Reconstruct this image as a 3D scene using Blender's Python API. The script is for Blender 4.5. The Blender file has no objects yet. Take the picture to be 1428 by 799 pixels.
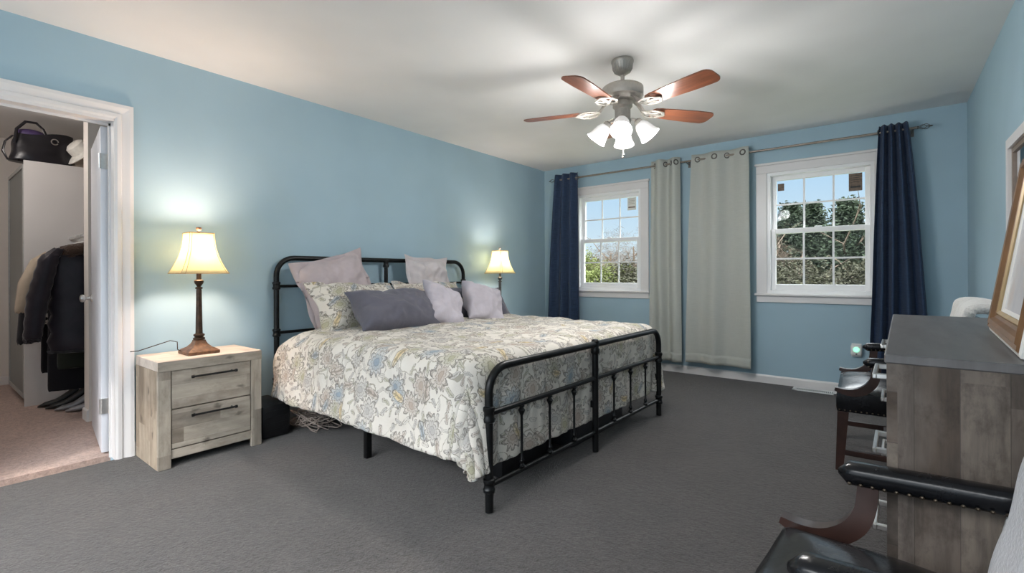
import bpy, bmesh, math, random
from mathutils import Vector, Matrix, noise as mnoise
PI = math.pi
random.seed(7)
scene = bpy.context.scene
COL = scene.collection

# ------------------------------------------------------------------ camera / world / lights
W, D, H = 4.073, 5.25, 2.44
F, YAW, CX, CZ, V0, ROLL = 666.48, 0.66487, 3.56296, 1.07609, 382.72, -0.003457
cd = bpy.data.cameras.new('camera'); cam = bpy.data.objects.new('camera', cd); COL.objects.link(cam)
cd.sensor_width = 36.0; cd.lens = F / 1428 * 36.0; cd.clip_start = 0.02; cd.clip_end = 400
cd.shift_y = -(399.5 - V0) / 1428
_r = Vector((math.cos(YAW), math.sin(YAW), 0)); _f = Vector((-math.sin(YAW), math.cos(YAW), 0)); _u = Vector((0, 0, 1))
cr, sr = math.cos(ROLL), math.sin(ROLL)
_R = _r * cr + _u * sr; _U = _u * cr - _r * sr
cam.matrix_world = Matrix(((_R.x, _U.x, -_f.x, CX), (_R.y, _U.y, -_f.y, 0), (_R.z, _U.z, -_f.z, CZ), (0, 0, 0, 1)))
scene.camera = cam
scene.view_settings.view_transform = 'Standard'
scene.view_settings.look = 'None'
scene.view_settings.exposure = 0.0
scene.view_settings.gamma = 1.0
scene.view_settings.use_curve_mapping = False

SKY_LOW, SKY_HIGH = 0.95, 14.0
world = bpy.data.worlds.new('sky'); scene.world = world; world.use_nodes = True
wt = world.node_tree; wt.nodes.clear()
tc = wt.nodes.new('ShaderNodeTexCoord'); sx = wt.nodes.new('ShaderNodeSeparateXYZ'); wt.links.new(tc.outputs['Generated'], sx.inputs[0])
rp = wt.nodes.new('ShaderNodeValToRGB'); wt.links.new(sx.outputs['Z'], rp.inputs[0])
e = rp.color_ramp.elements
e[0].position = 0.0; e[0].color = (0.80, 0.93, 1.0, 1)
e[1].position = 0.22; e[1].color = (0.46, 0.72, 1.0, 1)
e_ = rp.color_ramp.elements.new(.36); e_.color = (.95, .97, 1.0, 1)
rs = wt.nodes.new('ShaderNodeMapRange'); rs.inputs['From Min'].default_value = 0.27; rs.inputs['From Max'].default_value = 0.5
rs.inputs['To Min'].default_value = SKY_LOW; rs.inputs['To Max'].default_value = SKY_HIGH
wt.links.new(sx.outputs['Z'], rs.inputs['Value'])
bg = wt.nodes.new('ShaderNodeBackground'); wt.links.new(rp.outputs[0], bg.inputs[0]); wt.links.new(rs.outputs[0], bg.inputs['Strength'])
wo = wt.nodes.new('ShaderNodeOutputWorld'); wt.links.new(bg.outputs[0], wo.inputs[0])

def add_light(name, kind, loc, energy, color=(1, 1, 1), **kw):
    l = bpy.data.lights.new(name, kind); l.energy = energy; l.color = color
    o = bpy.data.objects.new(name, l); COL.objects.link(o); o.location = loc
    rot = kw.pop('rot', None)
    if rot: o.rotation_euler = rot
    for k, v in kw.items(): setattr(l, k, v)
    return o

# sun from behind the house: lights the trees, never enters the windows
add_light('sun', 'SUN', (0, 0, 20), 1.2, (1, .95, .87), angle=0.02, rot=(math.radians(50), 0, math.radians(25)))
# added fill light behind the camera, set in the rear wall opening
add_light('rear_fill_light', 'AREA', (2.1, -1.22, 1.4), 25, (.95, .98, 1.0), shape='RECTANGLE', size=3.4, size_y=1.8, rot=(math.radians(108), 0, 0))
# sky portals in the two window openings
for cx_, w_ in ((0.93, .84), (3.06, .84)):
    o = add_light('sky_portal', 'AREA', (cx_, D + .16, 1.47), 1, shape='RECTANGLE', size=.95, size_y=1.3, rot=(-PI / 2, 0, 0))
    o.data.cycles.is_portal = True
# closet ceiling bulb (closet lamp out of sight in the walk-in)
add_light('closet_bulb', 'POINT', (-1.3, -0.05, 2.2), 20, (1, .93, .88), shadow_soft_size=.12)

# ------------------------------------------------------------------ node helpers
class G:
    def __init__(s, name):
        s.m = bpy.data.materials.new(name); s.m.use_nodes = True
        s.t = s.m.node_tree; s.b = s.t.nodes['Principled BSDF']; s.out = s.t.nodes['Material Output']
        s._tc = None
    def new(s, k): return s.t.nodes.new(k)
    def lk(s, a, b):
        if hasattr(a, 'is_output') or isinstance(a, bpy.types.NodeSocket): s.t.links.new(a, b)
        else:
            b.default_value = a
    def coord(s, k='Object'):
        if s._tc is None: s._tc = s.new('ShaderNodeTexCoord')
        return s._tc.outputs[k]
    def m2(s, op, a, b=0.0, c=0.0, clamp=False):
        n = s.new('ShaderNodeMath'); n.operation = op; n.use_clamp = clamp
        s.lk(a, n.inputs[0]); s.lk(b, n.inputs[1])
        if op in ('MULTIPLY_ADD', 'COMPARE', 'SMOOTH_MIN'): s.lk(c, n.inputs[2])
        return n.outputs[0]
    def vm(s, op, a, b=(0, 0, 0), out=0):
        n = s.new('ShaderNodeVectorMath'); n.operation = op
        s.lk(a, n.inputs[0]); s.lk(b, n.inputs[1]); return n.outputs[out]
    def vlen(s, a):
        n = s.new('ShaderNodeVectorMath'); n.operation = 'LENGTH'; s.lk(a, n.inputs[0]); return n.outputs['Value']
    def scale(s, a, f):
        n = s.new('ShaderNodeVectorMath'); n.operation = 'SCALE'; s.lk(a, n.inputs[0]); n.inputs['Scale'].default_value = f; return n.outputs[0]
    def sep(s, a):
        n = s.new('ShaderNodeSeparateXYZ'); s.lk(a, n.inputs[0]); return n.outputs
    def comb(s, x=0., y=0., z=0.):
        n = s.new('ShaderNodeCombineXYZ'); s.lk(x, n.inputs[0]); s.lk(y, n.inputs[1]); s.lk(z, n.inputs[2]); return n.outputs[0]
    def noise(s, vec, sc, det=2., rough=.5, out='Fac'):
        n = s.new('ShaderNodeTexNoise'); s.lk(vec, n.inputs['Vector']); n.inputs['Scale'].default_value = sc
        n.inputs['Detail'].default_value = det; n.inputs['Roughness'].default_value = rough
        return n.outputs[out]
    def white(s, v):
        n = s.new('ShaderNodeTexWhiteNoise'); n.noise_dimensions = '1D'; s.lk(v, n.inputs['W']); return n.outputs
    def vor(s, vec, sc=1., rnd=1., feat='F1', dims='2D'):
        n = s.new('ShaderNodeTexVoronoi'); n.voronoi_dimensions = dims; n.feature = feat
        s.lk(vec, n.inputs['Vector']); n.inputs['Scale'].default_value = sc; n.inputs['Randomness'].default_value = rnd
        return n.outputs
    def ramp(s, f, stops, interp='LINEAR'):
        n = s.new('ShaderNodeValToRGB'); s.lk(f, n.inputs[0]); cr_ = n.color_ramp; cr_.interpolation = interp
        while len(cr_.elements) < len(stops): cr_.elements.new(1.0)
        for el, (p_, c_) in zip(cr_.elements, stops):
            el.position = p_; el.color = (c_[0], c_[1], c_[2], 1) if isinstance(c_, (tuple, list)) else (c_, c_, c_, 1)
        return n.outputs[0]
    def mix(s, f, a, b, blend='MIX'):
        n = s.new('ShaderNodeMix'); n.data_type = 'RGBA'; n.blend_type = blend
        s.lk(f, n.inputs[0])
        for v, i in ((a, 6), (b, 7)):
            if isinstance(v, (tuple, list)): n.inputs[i].default_value = (v[0], v[1], v[2], 1)
            else: s.lk(v, n.inputs[i])
        return n.outputs[2]
    def bump(s, h, strength=.3, dist=.01):
        n = s.new('ShaderNodeBump'); n.inputs['Strength'].default_value = strength; n.inputs['Distance'].default_value = dist
        s.lk(h, n.inputs['Height']); s.t.links.new(n.outputs[0], s.b.inputs['Normal'])
    def base(s, c):
        if isinstance(c, (tuple, list)): s.b.inputs['Base Color'].default_value = (c[0], c[1], c[2], 1)
        else: s.t.links.new(c, s.b.inputs['Base Color'])
    def set(s, rough=None, metal=None, spec=None, coat=None, sheen=None):
        for k, v in (('Roughness', rough), ('Metallic', metal), ('Specular IOR Level', spec), ('Coat Weight', coat), ('Sheen Weight', sheen)):
            if v is not None: s.lk(v, s.b.inputs[k])
        return s

def srgb(r, g, b):
    f = lambda c: (c / 255 / 12.92) if c / 255 <= .04045 else ((c / 255 + .055) / 1.055) ** 2.4
    return (f(r), f(g), f(b))

def simple(name, c, rough=.5, metal=0., nscale=30, namt=.12, bump=0., bscale=80, spec=.5, coat=0.):
    g = G(name); n = g.noise(g.coord(), nscale, 3)
    lo = tuple(x * (1 - namt) for x in c); hi = tuple(min(1, x * (1 + namt)) for x in c)
    g.base(g.ramp(n, [(.3, lo), (.7, hi)])); g.set(rough, metal, spec, coat)
    if bump: g.bump(g.noise(g.coord(), bscale, 3), bump, .005)
    return g.m

def planks(name, cols, across='z', along='y', width=.12, grain=1.0, rough=.7, seam=.35, seed=0., knots=True):
    g = G(name); ax = {'x': 0, 'y': 1, 'z': 2}
    xyz = g.sep(g.coord()); a = xyz[ax[across]]; l = xyz[ax[along]]
    third = [k for k in 'xyz' if k not in (across, along)][0]; t = xyz[ax[third]]
    a2 = g.m2('ADD', g.m2('DIVIDE', a, width), 53.37 + seed)
    pid = g.m2('FLOOR', a2); fr = g.m2('FRACT', a2)
    rw = g.white(g.m2('ADD', pid, seed * 3.1))
    # each row is cut in lengths
    lseg = g.m2('FLOOR', g.m2('ADD', g.m2('DIVIDE', l, .42), g.m2('MULTIPLY', rw[0], 7.)))
    pid2 = g.m2('ADD', g.m2('MULTIPLY', pid, 13.7), lseg)
    r2 = g.white(pid2)[0]
    basec = g.ramp(r2, [(i / max(1, len(cols) - 1), c) for i, c in enumerate(cols)])
    v = g.comb(g.m2('MULTIPLY', a, 30.), g.m2('ADD', g.m2('MULTIPLY', l, 3.), g.m2('MULTIPLY', r2, 19.)), g.m2('MULTIPLY', t, 30.))
    gr = g.noise(v, 1., 6, .65)
    v2 = g.comb(g.m2('MULTIPLY', a, 7.), g.m2('ADD', g.m2('MULTIPLY', l, 3.), g.m2('MULTIPLY', r2, 31.)), g.m2('MULTIPLY', t, 7.))
    bl = g.noise(v2, 1., 4, .6)
    c = g.mix(g.m2('MULTIPLY', g.ramp(gr, [(.35, 1.), (.6, 0.)]), .42 * grain), basec, tuple(x * .42 for x in cols[0]))
    c = g.mix(g.m2('MULTIPLY', g.ramp(bl, [(.45, 0.), (.7, 1.)]), .5), c, tuple(min(1, x * 1.35) for x in cols[-1]))
    v3 = g.comb(g.m2('MULTIPLY', a, 9.), g.m2('ADD', g.m2('MULTIPLY', l, 5.), g.m2('MULTIPLY', r2, 47.)), g.m2('MULTIPLY', t, 9.))
    c = g.mix(g.m2('MULTIPLY', g.ramp(g.noise(v3, 1., 6, .75), [(.5, 0.), (.68, 1.)]), .45 * grain), c, tuple(x * .5 * k_ for x, k_ in zip(cols[0], (1.1, .95, .8))))
    if knots:
        kv = g.vor(g.comb(g.m2('MULTIPLY_ADD', g.noise(g.coord(), 14, 2), .5, g.m2('MULTIPLY', a, 6.)), g.m2('MULTIPLY', l, 2.6), 0.), 1., 1.)
        c = g.mix(g.m2('MULTIPLY', g.ramp(kv['Distance'], [(.025, 1.), (.085, 0.)]), .6), c, tuple(x * .22 for x in cols[0]))
    sm = g.m2('MULTIPLY', g.m2('LESS_THAN', fr, .018), seam)
    c = g.mix(sm, c, (.02, .017, .014))
    g.base(c); g.set(rough); g.bump(gr, .15, .003)
    return g.m

# ------------------------------------------------------------------ materials
M = {}
def wallmat(name, c):
    g = G(name); n = g.noise(g.coord(), 2.2, 2)
    g.base(g.ramp(n, [(.3, tuple(x * .97 for x in c)), (.7, tuple(x * 1.03 for x in c))])); g.set(.62, spec=.3)
    g.bump(g.noise(g.coord(), 160, 2), .05, .002); return g.m
M['wall'] = wallmat('blue_paint', srgb(162, 188, 201))
M['ceil'] = wallmat('ceiling_paint', srgb(234, 232, 229))
M['closet'] = wallmat('closet_paint', srgb(226, 219, 212))
M['trim'] = simple('white_trim_paint', srgb(224, 221, 220), .35, nscale=4, namt=.02)
M['vinyl'] = simple('white_vinyl', srgb(238, 238, 238), .3, nscale=4, namt=.01)
M['doorp'] = simple('door_paint', srgb(222, 224, 230), .35, nscale=4, namt=.02)

def carpet(name, c1, c2):
    g = G(name); co = g.coord()
    n1 = g.noise(co, 120, 3, .8); n2 = g.noise(co, 5, 4, .6); n3 = g.noise(co, 38, 4, .8)
    c = g.ramp(n1, [(.28, c1), (.72, c2)])
    c = g.mix(g.m2('MULTIPLY', g.ramp(n2, [(.4, 0.), (.65, 1.)]), .3), c, tuple(x * .6 for x in c1))
    c = g.mix(g.m2('MULTIPLY', g.ramp(n3, [(.42, 0.), (.66, 1.)]), .6), c, tuple(x * .5 for x in c1))
    g.base(c); g.set(.95, spec=.1, sheen=.25)
    g.bump(g.m2('ADD', n1, g.m2('MULTIPLY', n3, 1.5)), .8, .008); return g.m
M['carpet'] = carpet('charcoal_carpet', srgb(33, 29, 28), srgb(86, 79, 76))
M['carpet2'] = carpet('beige_carpet', srgb(186, 158, 146), srgb(212, 184, 170))
M['black'] = simple('black_iron', (.012, .0125, .013), .38, .55, namt=.3)
M['bronze'] = simple('dark_bronze', (.05, .028, .016), .4, .5, nscale=40, namt=.5)
M['blackplastic'] = simple('black_plastic', (.01, .01, .011), .45)
M['darkbin'] = simple('dark_bin_plastic', (.03, .032, .036), .4)
WASH = [srgb(128, 118, 106), srgb(150, 140, 128), srgb(166, 156, 142), srgb(178, 168, 154)]
M['nsH'] = planks('whitewashed_planks_horizontal', WASH, 'z', 'y', .082, .9, seed=2.)
M['nsV'] = planks('whitewashed_planks_vertical', WASH, 'y', 'z', .14, .9, seed=5., seam=.1)
M['nsS'] = planks('whitewashed_planks_side', [srgb(132, 116, 98), srgb(152, 136, 118), srgb(164, 148, 130), srgb(176, 162, 144)], 'x', 'z', .1, .8, seed=1., seam=.15)
M['nsT'] = planks('whitewashed_planks_top', [srgb(178, 164, 152), srgb(196, 184, 172), srgb(206, 194, 182)], 'x', 'y', .14, .5, seed=9., seam=.1, knots=False)
BARN = [srgb(62, 54, 48), srgb(102, 90, 80), srgb(126, 115, 104), srgb(74, 60, 49), srgb(114, 104, 96)]
M['barn'] = planks('reclaimed_barnwood', BARN, 'x', 'z', .078, 1.5, seed=3., seam=.5)
M['barnF'] = planks('reclaimed_barnwood_front', BARN, 'z', 'y', .12, 1.1, seed=7., seam=.4)
g = G('grey_dresser_top'); co = g.coord(); v = g.comb(g.m2('MULTIPLY', g.sep(co)[0], 18.), g.m2('MULTIPLY', g.sep(co)[1], 2.5), 0.)
g.base(g.ramp(g.noise(v, 1., 5, .6), [(.3, srgb(88, 85, 84)), (.7, srgb(110, 107, 106))])); g.set(.42); M['dtop'] = g.m
M['chrome'] = simple('brushed_silver', (.72, .71, .69), .28, 1., nscale=60, namt=.06)
M['nickel'] = simple('brushed_nickel', srgb(178, 172, 164), .42, .65, nscale=60, namt=.06)
M['pewter'] = simple('pewter', (.16, .15, .14), .35, .9)
M['rodmetal'] = simple('satin_bronze_rod', srgb(150, 140, 130), .4, .7)
M['mahog'] = simple('mahogany', (.03, .0125, .009), .32, nscale=14, namt=.35, coat=.3)
g = G('black_leather'); co = g.coord()
g.base(g.ramp(g.noise(co, 9, 4), [(.3, (.004, .0042, .005)), (.7, (.009, .0092, .011))]))
g.set(g.ramp(g.noise(co, 14, 5, .7), [(.3, .17), (.75, .32)]), spec=.3); g.bump(g.noise(co, 60, 4, .6), .10, .004); M['leather'] = g.m
M['nail'] = simple('antique_nailheads', (.12, .095, .07), .4, 1.)
def cloth(name, c, rough=.9, weave=420, amt=.12, namt=.08, wr=9, bs=.25, sheen=.15):
    g = G(name); co = g.coord()
    g.base(g.ramp(g.noise(co, wr, 3), [(.3, tuple(x * (1 - namt) for x in c)), (.7, tuple(min(1, x * (1 + namt)) for x in c))]))
    g.set(rough, spec=.2, sheen=sheen)
    g.bump(g.m2('ADD', g.m2('MULTIPLY', g.noise(co, weave, 2), amt), g.noise(co, 16, 4, .6)), bs, .012); return g.m
M['mauve'] = cloth('mauve_grey_cotton', srgb(186, 174, 176), bs=.5)
M['ltgrey'] = cloth('light_grey_cotton', srgb(196, 189, 190), bs=.5)
M['lilac'] = cloth('lilac_grey_cotton', srgb(188, 182, 190), bs=.5)
M['dkgrey'] = cloth('slate_grey_cotton', srgb(98, 97, 107), bs=.5)
M['throw'] = cloth('grey_wool', srgb(168, 167, 170), weave=160, amt=.8, bs=.5, sheen=.5)
M['fluff'] = cloth('white_fleece', srgb(228, 225, 220), weave=120, amt=1., bs=.6, sheen=.6)
M['puffer'] = cloth('plum_black_nylon', (.018, .014, .02), .38, namt=.3)
M['blackcloth'] = cloth('black_cloth', (.009, .009, .012), .9)
M['tan'] = cloth('tan_knit', srgb(176, 160, 142))
M['olive'] = cloth('dark_olive_cloth', (.02, .024, .018), .9)
M['fur'] = cloth('brown_fur', (.06, .035, .025), .95, weave=90, amt=1.5, bs=.9)
M['mattress'] = cloth('white_ticking', srgb(220, 218, 214))
g = G('black_white_knit'); co = g.coord(); vv = g.vor(co, 22., 1., dims='3D')
g.base(g.ramp(vv['Distance'], [(.38, (.012, .012, .012)), (.44, srgb(205, 200, 192)), (.62, srgb(205, 200, 192)), (.66, (.012, .012, .012))])); g.set(.9); M['knit'] = g.m
def curtain_mat(name, c, slub, trans=0.):
    g = G(name); xyz = g.sep(g.coord())
    v = g.comb(g.m2('MULTIPLY', xyz[0], 14.), g.m2('MULTIPLY', xyz[1], 14.), g.m2('MULTIPLY', xyz[2], 220.))
    v2 = g.comb(g.m2('MULTIPLY', xyz[0], 300.), 0., g.m2('MULTIPLY', xyz[2], 10.))
    n = g.m2('ADD', g.m2('MULTIPLY', g.noise(v, 1., 3), .6), g.m2('MULTIPLY', g.noise(v2, 1., 2), .4))
    cc = g.ramp(n, [(.35, tuple(x * (1 - slub) for x in c)), (.68, tuple(min(1, x * (1 + slub)) for x in c))])
    g.base(cc); g.set(.75, spec=.25, sheen=.1); g.bump(n, .15, .003)
    if trans:
        tr = g.new('ShaderNodeBsdfTranslucent'); g.t.links.new(cc, tr.inputs[0])
        mx = g.new('ShaderNodeMixShader'); mx.inputs[0].default_value = trans
        g.t.links.new(g.b.outputs[0], mx.inputs[1]); g.t.links.new(tr.outputs[0], mx.inputs[2]); g.t.links.new(mx.outputs[0], g.out.inputs[0])
    return g.m
M['navy'] = curtain_mat('navy_drape', srgb(46, 62, 88), .35)
M['sheer'] = curtain_mat('ivory_sheer', srgb(202, 204, 197), .05, .25)
# window glass: fully transparent pane with a faint mirror
g = G('window_glass'); tb = g.new('ShaderNodeBsdfTransparent'); gl = g.new('ShaderNodeBsdfGlossy'); gl.inputs['Roughness'].default_value = .02
mx = g.new('ShaderNodeMixShader'); fz = g.new('ShaderNodeFresnel'); fz.inputs[0].default_value = 1.25
gl.inputs[0].default_value = (.9, .95, 1, 1); tb.inputs[0].default_value = (.97, .985, .98, 1)
g.t.links.new(g.m2('MULTIPLY', fz.outputs[0], .3), mx.inputs[0]); g.t.links.new(tb.outputs[0], mx.inputs[1]); g.t.links.new(gl.outputs[0], mx.inputs[2]); g.t.links.new(mx.outputs[0], g.out.inputs[0]); M['glass'] = g.m
M['mirror'] = simple('mirror_silver', (.85, .87, .88), .02, 1., namt=.0)
# lampshade: translucent fabric lit by the bulb inside
def shade_mat(name, c):
    g = G(name); n = g.noise(g.coord(), 90, 2); cc = g.ramp(n, [(.2, tuple(x * .95 for x in c)), (.8, c)])
    g.base(cc); g.set(.85)
    tr = g.new('ShaderNodeBsdfTranslucent'); g.t.links.new(cc, tr.inputs[0])
    mx = g.new('ShaderNodeMixShader'); mx.inputs[0].default_value = .75
    g.t.links.new(g.b.outputs[0], mx.inputs[1]); g.t.links.new(tr.outputs[0], mx.inputs[2]); g.t.links.new(mx.outputs[0], g.out.inputs[0]); return g.m
M['shade'] = shade_mat('ivory_lampshade', srgb(252, 246, 216))
M['shadetrim'] = simple('lampshade_piping', srgb(190, 165, 125), .8)
def emis(name, c, st):
    g = G(name); g.base(c); g.b.inputs['Emission Color'].default_value = (c[0], c[1], c[2], 1); g.b.inputs['Emission Strength'].default_value = st; return g.m
M['fanglass'] = emis('lit_frosted_glass', (.6, .59, .58), .62)
M['bulb_on'] = emis('lit_bulb', (1, .93, .8), 14.)
M['bulb_warm'] = emis('lit_warm_bulb', (1, .78, .5), 12.)
M['led'] = emis('green_night_light', (.35, .95, .6), 1.1)
g = G('cherry_blade'); xyz = g.sep(g.coord()); v = g.comb(g.m2('MULTIPLY', xyz[0], 4.), g.m2('MULTIPLY', xyz[1], 45.), 0.)
g.base(g.ramp(g.noise(v, 1., 5, .6), [(.3, srgb(92, 54, 38)), (.7, srgb(138, 82, 56))])); g.set(.28, coat=.3); M['blade'] = g.m
M['gold'] = simple('gilt_wood', srgb(122, 86, 52), .4, .1, nscale=12, namt=.2)
M['gilt'] = simple('gilt_lip', srgb(176, 150, 108), .4, .15, nscale=12, namt=.15)
M['frameedge'] = simple('white_frame_edge', srgb(232, 229, 224), .4, namt=.03)
M['taupeframe'] = simple('taupe_inner_frame', srgb(128, 112, 100), .4)
g = G('pale_print'); co = g.coord(); n = g.noise(g.vm('MULTIPLY', co, (1, 1, .7)), 9, 6, .65)
g.base(g.ramp(n, [(.25, srgb(196, 198, 206)), (.5, srgb(212, 212, 216)), (.62, srgb(214, 206, 204)), (.8, srgb(226, 226, 228))])); g.set(.25); M['print'] = g.m
M['white'] = simple('white_plastic', srgb(232, 232, 230), .4, namt=.02)
M['paper'] = simple('white_paper', srgb(226, 226, 220), .8, namt=.03)
M['browncard'] = simple('brown_sticker', srgb(108, 92, 80), .7, nscale=60, namt=.35)
M['greymetal'] = simple('grey_wardrobe_door', srgb(122, 126, 124), .35, .4, nscale=2, namt=.08)
M['wardrobe'] = simple('white_laminate', srgb(222, 217, 214), .45, nscale=3, namt=.02)
M['bag'] = simple('black_bag_leather', (.01, .009, .013), .32, nscale=12, namt=.4, bump=.3, bscale=14)
M['purple'] = simple('purple_lining', (.07, .04, .13), .6)
M['straw'] = simple('white_felt', srgb(236, 232, 224), .85, bump=.2, bscale=200)
M['beigebag'] = simple('beige_canvas', srgb(178, 162, 146), .8, bump=.2, bscale=90)
M['silver'] = simple('silver_shoe_leather', srgb(150, 148, 152), .35, .3)
M['cable'] = simple('pale_cable', srgb(150, 138, 130), .5)

# floral duvet print
def floral(name):
    g = G(name); uv = g.coord('UV')
    wob = g.scale(g.vm('SUBTRACT', g.noise(uv, 13, 4, .65, 'Color'), (.5, .5, .5)), .05)
    P = g.vm('ADD', uv, wob)
    white = srgb(214, 208, 198); line = srgb(104, 98, 92)
    col = g.mix(g.noise(uv, 7, 3), srgb(206, 199, 188), srgb(222, 217, 208))
    # vines
    nv = g.noise(P, 7.5, 1, .4); vine = g.m2('LESS_THAN', g.m2('ABSOLUTE', g.m2('SUBTRACT', nv, .5)), .0085)
    col = g.mix(g.m2('MULTIPLY', vine, .75), col, srgb(140, 134, 118))
    def layer(col, cell, shift, petals, rad, palette, asp, ringk, fillamt, rot):
        Q = g.vm('ADD', g.scale(P, 1. / cell), (shift, shift * 1.7, 0))
        v = g.vor(Q, 1., .8); loc = g.vm('SUBTRACT', Q, v['Position']); rgb = g.sep(v['Color'])
        th0 = g.m2('MULTIPLY', rgb[0], 6.283)
        l = g.sep(loc); cs = g.m2('COSINE', th0); sn = g.m2('SINE', th0)
        x = g.m2('SUBTRACT', g.m2('MULTIPLY', l[0], cs), g.m2('MULTIPLY', l[1], sn))
        y = g.m2('MULTIPLY', g.m2('ADD', g.m2('MULTIPLY', l[0], sn), g.m2('MULTIPLY', l[1], cs)), asp)
        r = g.m2('SQRT', g.m2('ADD', g.m2('MULTIPLY', x, x), g.m2('MULTIPLY', y, y)))
        th = g.m2('ARCTAN2', y, x)
        if petals:
            n = g.m2('ADD', g.m2('FLOOR', g.m2('MULTIPLY', rgb[1], 3.99)), float(petals))
            pc = g.m2('ABSOLUTE', g.m2('COSINE', g.m2('MULTIPLY', g.m2('MULTIPLY', th, n), .5)))
        else:
            pc = g.m2('ABSOLUTE', g.m2('COSINE', th))
        Rp = g.m2('MULTIPLY', g.m2('MULTIPLY_ADD', pc, .38, .62), rad)
        d = g.m2('DIVIDE', r, Rp)
        inside = g.m2('LESS_THAN', d, 1.)
        outl = g.m2('LESS_THAN', g.m2('ABSOLUTE', g.m2('SUBTRACT', d, 1.)), .075)
        fill = g.ramp(rgb[2], [(i / len(palette), c) for i, c in enumerate(palette)], 'CONSTANT')
        core = g.m2('LESS_THAN', d, .3)
        shade = g.m2('MULTIPLY', inside, g.m2('MULTIPLY_ADD', g.m2('LESS_THAN', d, .62), fillamt * .5, fillamt * .6))
        c = g.mix(inside, col, white)
        c = g.mix(shade, c, fill)
        if petals:
            rings = g.m2('GREATER_THAN', g.m2('SINE', g.m2('MULTIPLY_ADD', d, ringk, g.m2('MULTIPLY', pc, 2.5))), .72)
            ray = g.m2('LESS_THAN', pc, .12)
            det = g.m2('MULTIPLY', g.m2('MAXIMUM', rings, ray), inside)
        else:
            rib = g.m2('LESS_THAN', g.m2('ABSOLUTE', y), .045)
            vein = g.m2('GREATER_THAN', g.m2('SINE', g.m2('MULTIPLY', g.m2('ADD', x, g.m2('MULTIPLY', g.m2('ABSOLUTE', y), -.6)), ringk)), .8)
            det = g.m2('MULTIPLY', g.m2('MAXIMUM', rib, vein), inside)
        c = g.mix(g.m2('MULTIPLY', det, .55), c, line)
        c = g.mix(g.m2('MULTIPLY', core, .6 if petals else 0.), c, fill)
        return g.mix(g.m2('MULTIPLY', outl, .72), c, line)
    YEL, BLU, TAU, OLI, GRY = srgb(208, 180, 112), srgb(122, 142, 158), srgb(170, 152, 138), srgb(164, 160, 130), srgb(172, 168, 164)
    col = layer(col, .062, 3.3, 0, .46, [OLI, white, GRY, TAU, white, GRY, OLI, TAU], 2.1, 40., .5, 0)
    col = layer(col, .17, 11.1, 9, .45, [TAU, OLI, GRY, TAU, OLI, GRY, BLU, TAU, OLI, GRY], 1.25, 21., .5, 0)
    col = layer(col, .205, 27.7, 0, .26, [YEL, TAU, TAU, OLI, BLU, GRY], 1.9, 30., .6, 0)
    g.base(col); g.set(.85, spec=.2, sheen=.1)
    g.bump(g.m2('ADD', g.noise(g.coord(), 22, 5, .6), g.m2('MULTIPLY', g.noise(uv, 500, 1), .1)), .35, .014)
    return g.m
M['floral'] = floral('floral_cotton_print')

# ------------------------------------------------------------------ mesh helpers
def finish(name, bm, mat, parent=None, smooth=False, loc=None, auto=35):
    me = bpy.data.meshes.new(name); bmesh.ops.recalc_face_normals(bm, faces=bm.faces[:]) if smooth != 'keep' else None
    bm.to_mesh(me); bm.free()
    o = bpy.data.objects.new(name, me); COL.objects.link(o)
    for mm in (mat if isinstance(mat, (list, tuple)) else [mat]): me.materials.append(mm if not isinstance(mm, str) else M[mm])
    if smooth:
        for p_ in me.polygons: p_.use_smooth = True
        if auto and smooth != 'keep':
            try: me.set_sharp_from_angle(angle=math.radians(auto))
            except Exception: pass
    if parent: o.parent = parent
    if loc: o.location = loc
    return o
def thing(name, label, cat, loc=(0, 0, 0), rz=0., group=None):
    o = bpy.data.objects.new(name, None); COL.objects.link(o); o.empty_display_size = .1
    o.location = loc; o.rotation_euler = (0, 0, rz); tag(o, label, cat, group); return o
def tag(o, label, cat, group=None):
    o['label'] = label; o['category'] = cat
    if group: o['group'] = group
    return o
def struct(o): o['kind'] = 'structure'; return o
def sroot(name):
    o = bpy.data.objects.new(name, None); COL.objects.link(o); o['kind'] = 'structure'; return o
def box(bm, x0, x1, y0, y1, z0, z1, bev=0., seg=2):
    r = bmesh.ops.create_cube(bm, size=1.0)
    vs = r['verts']
    for v in vs: v.co = Vector(((x0 + x1) / 2 + v.co.x * (x1 - x0), (y0 + y1) / 2 + v.co.y * (y1 - y0), (z0 + z1) / 2 + v.co.z * (z1 - z0)))
    if bev:
        es = list({e_ for v in vs for e_ in v.link_edges})
        r2 = bmesh.ops.bevel(bm, geom=es, offset=bev, segments=seg, affect='EDGES', profile=.5)
        return r2['verts']
    return vs
def B(name, x0, x1, y0, y1, z0, z1, mat, parent=None, bev=0., seg=2):
    bm = bmesh.new(); box(bm, x0, x1, y0, y1, z0, z1, bev, seg); return finish(name, bm, mat, parent, smooth=bool(bev))
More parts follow.
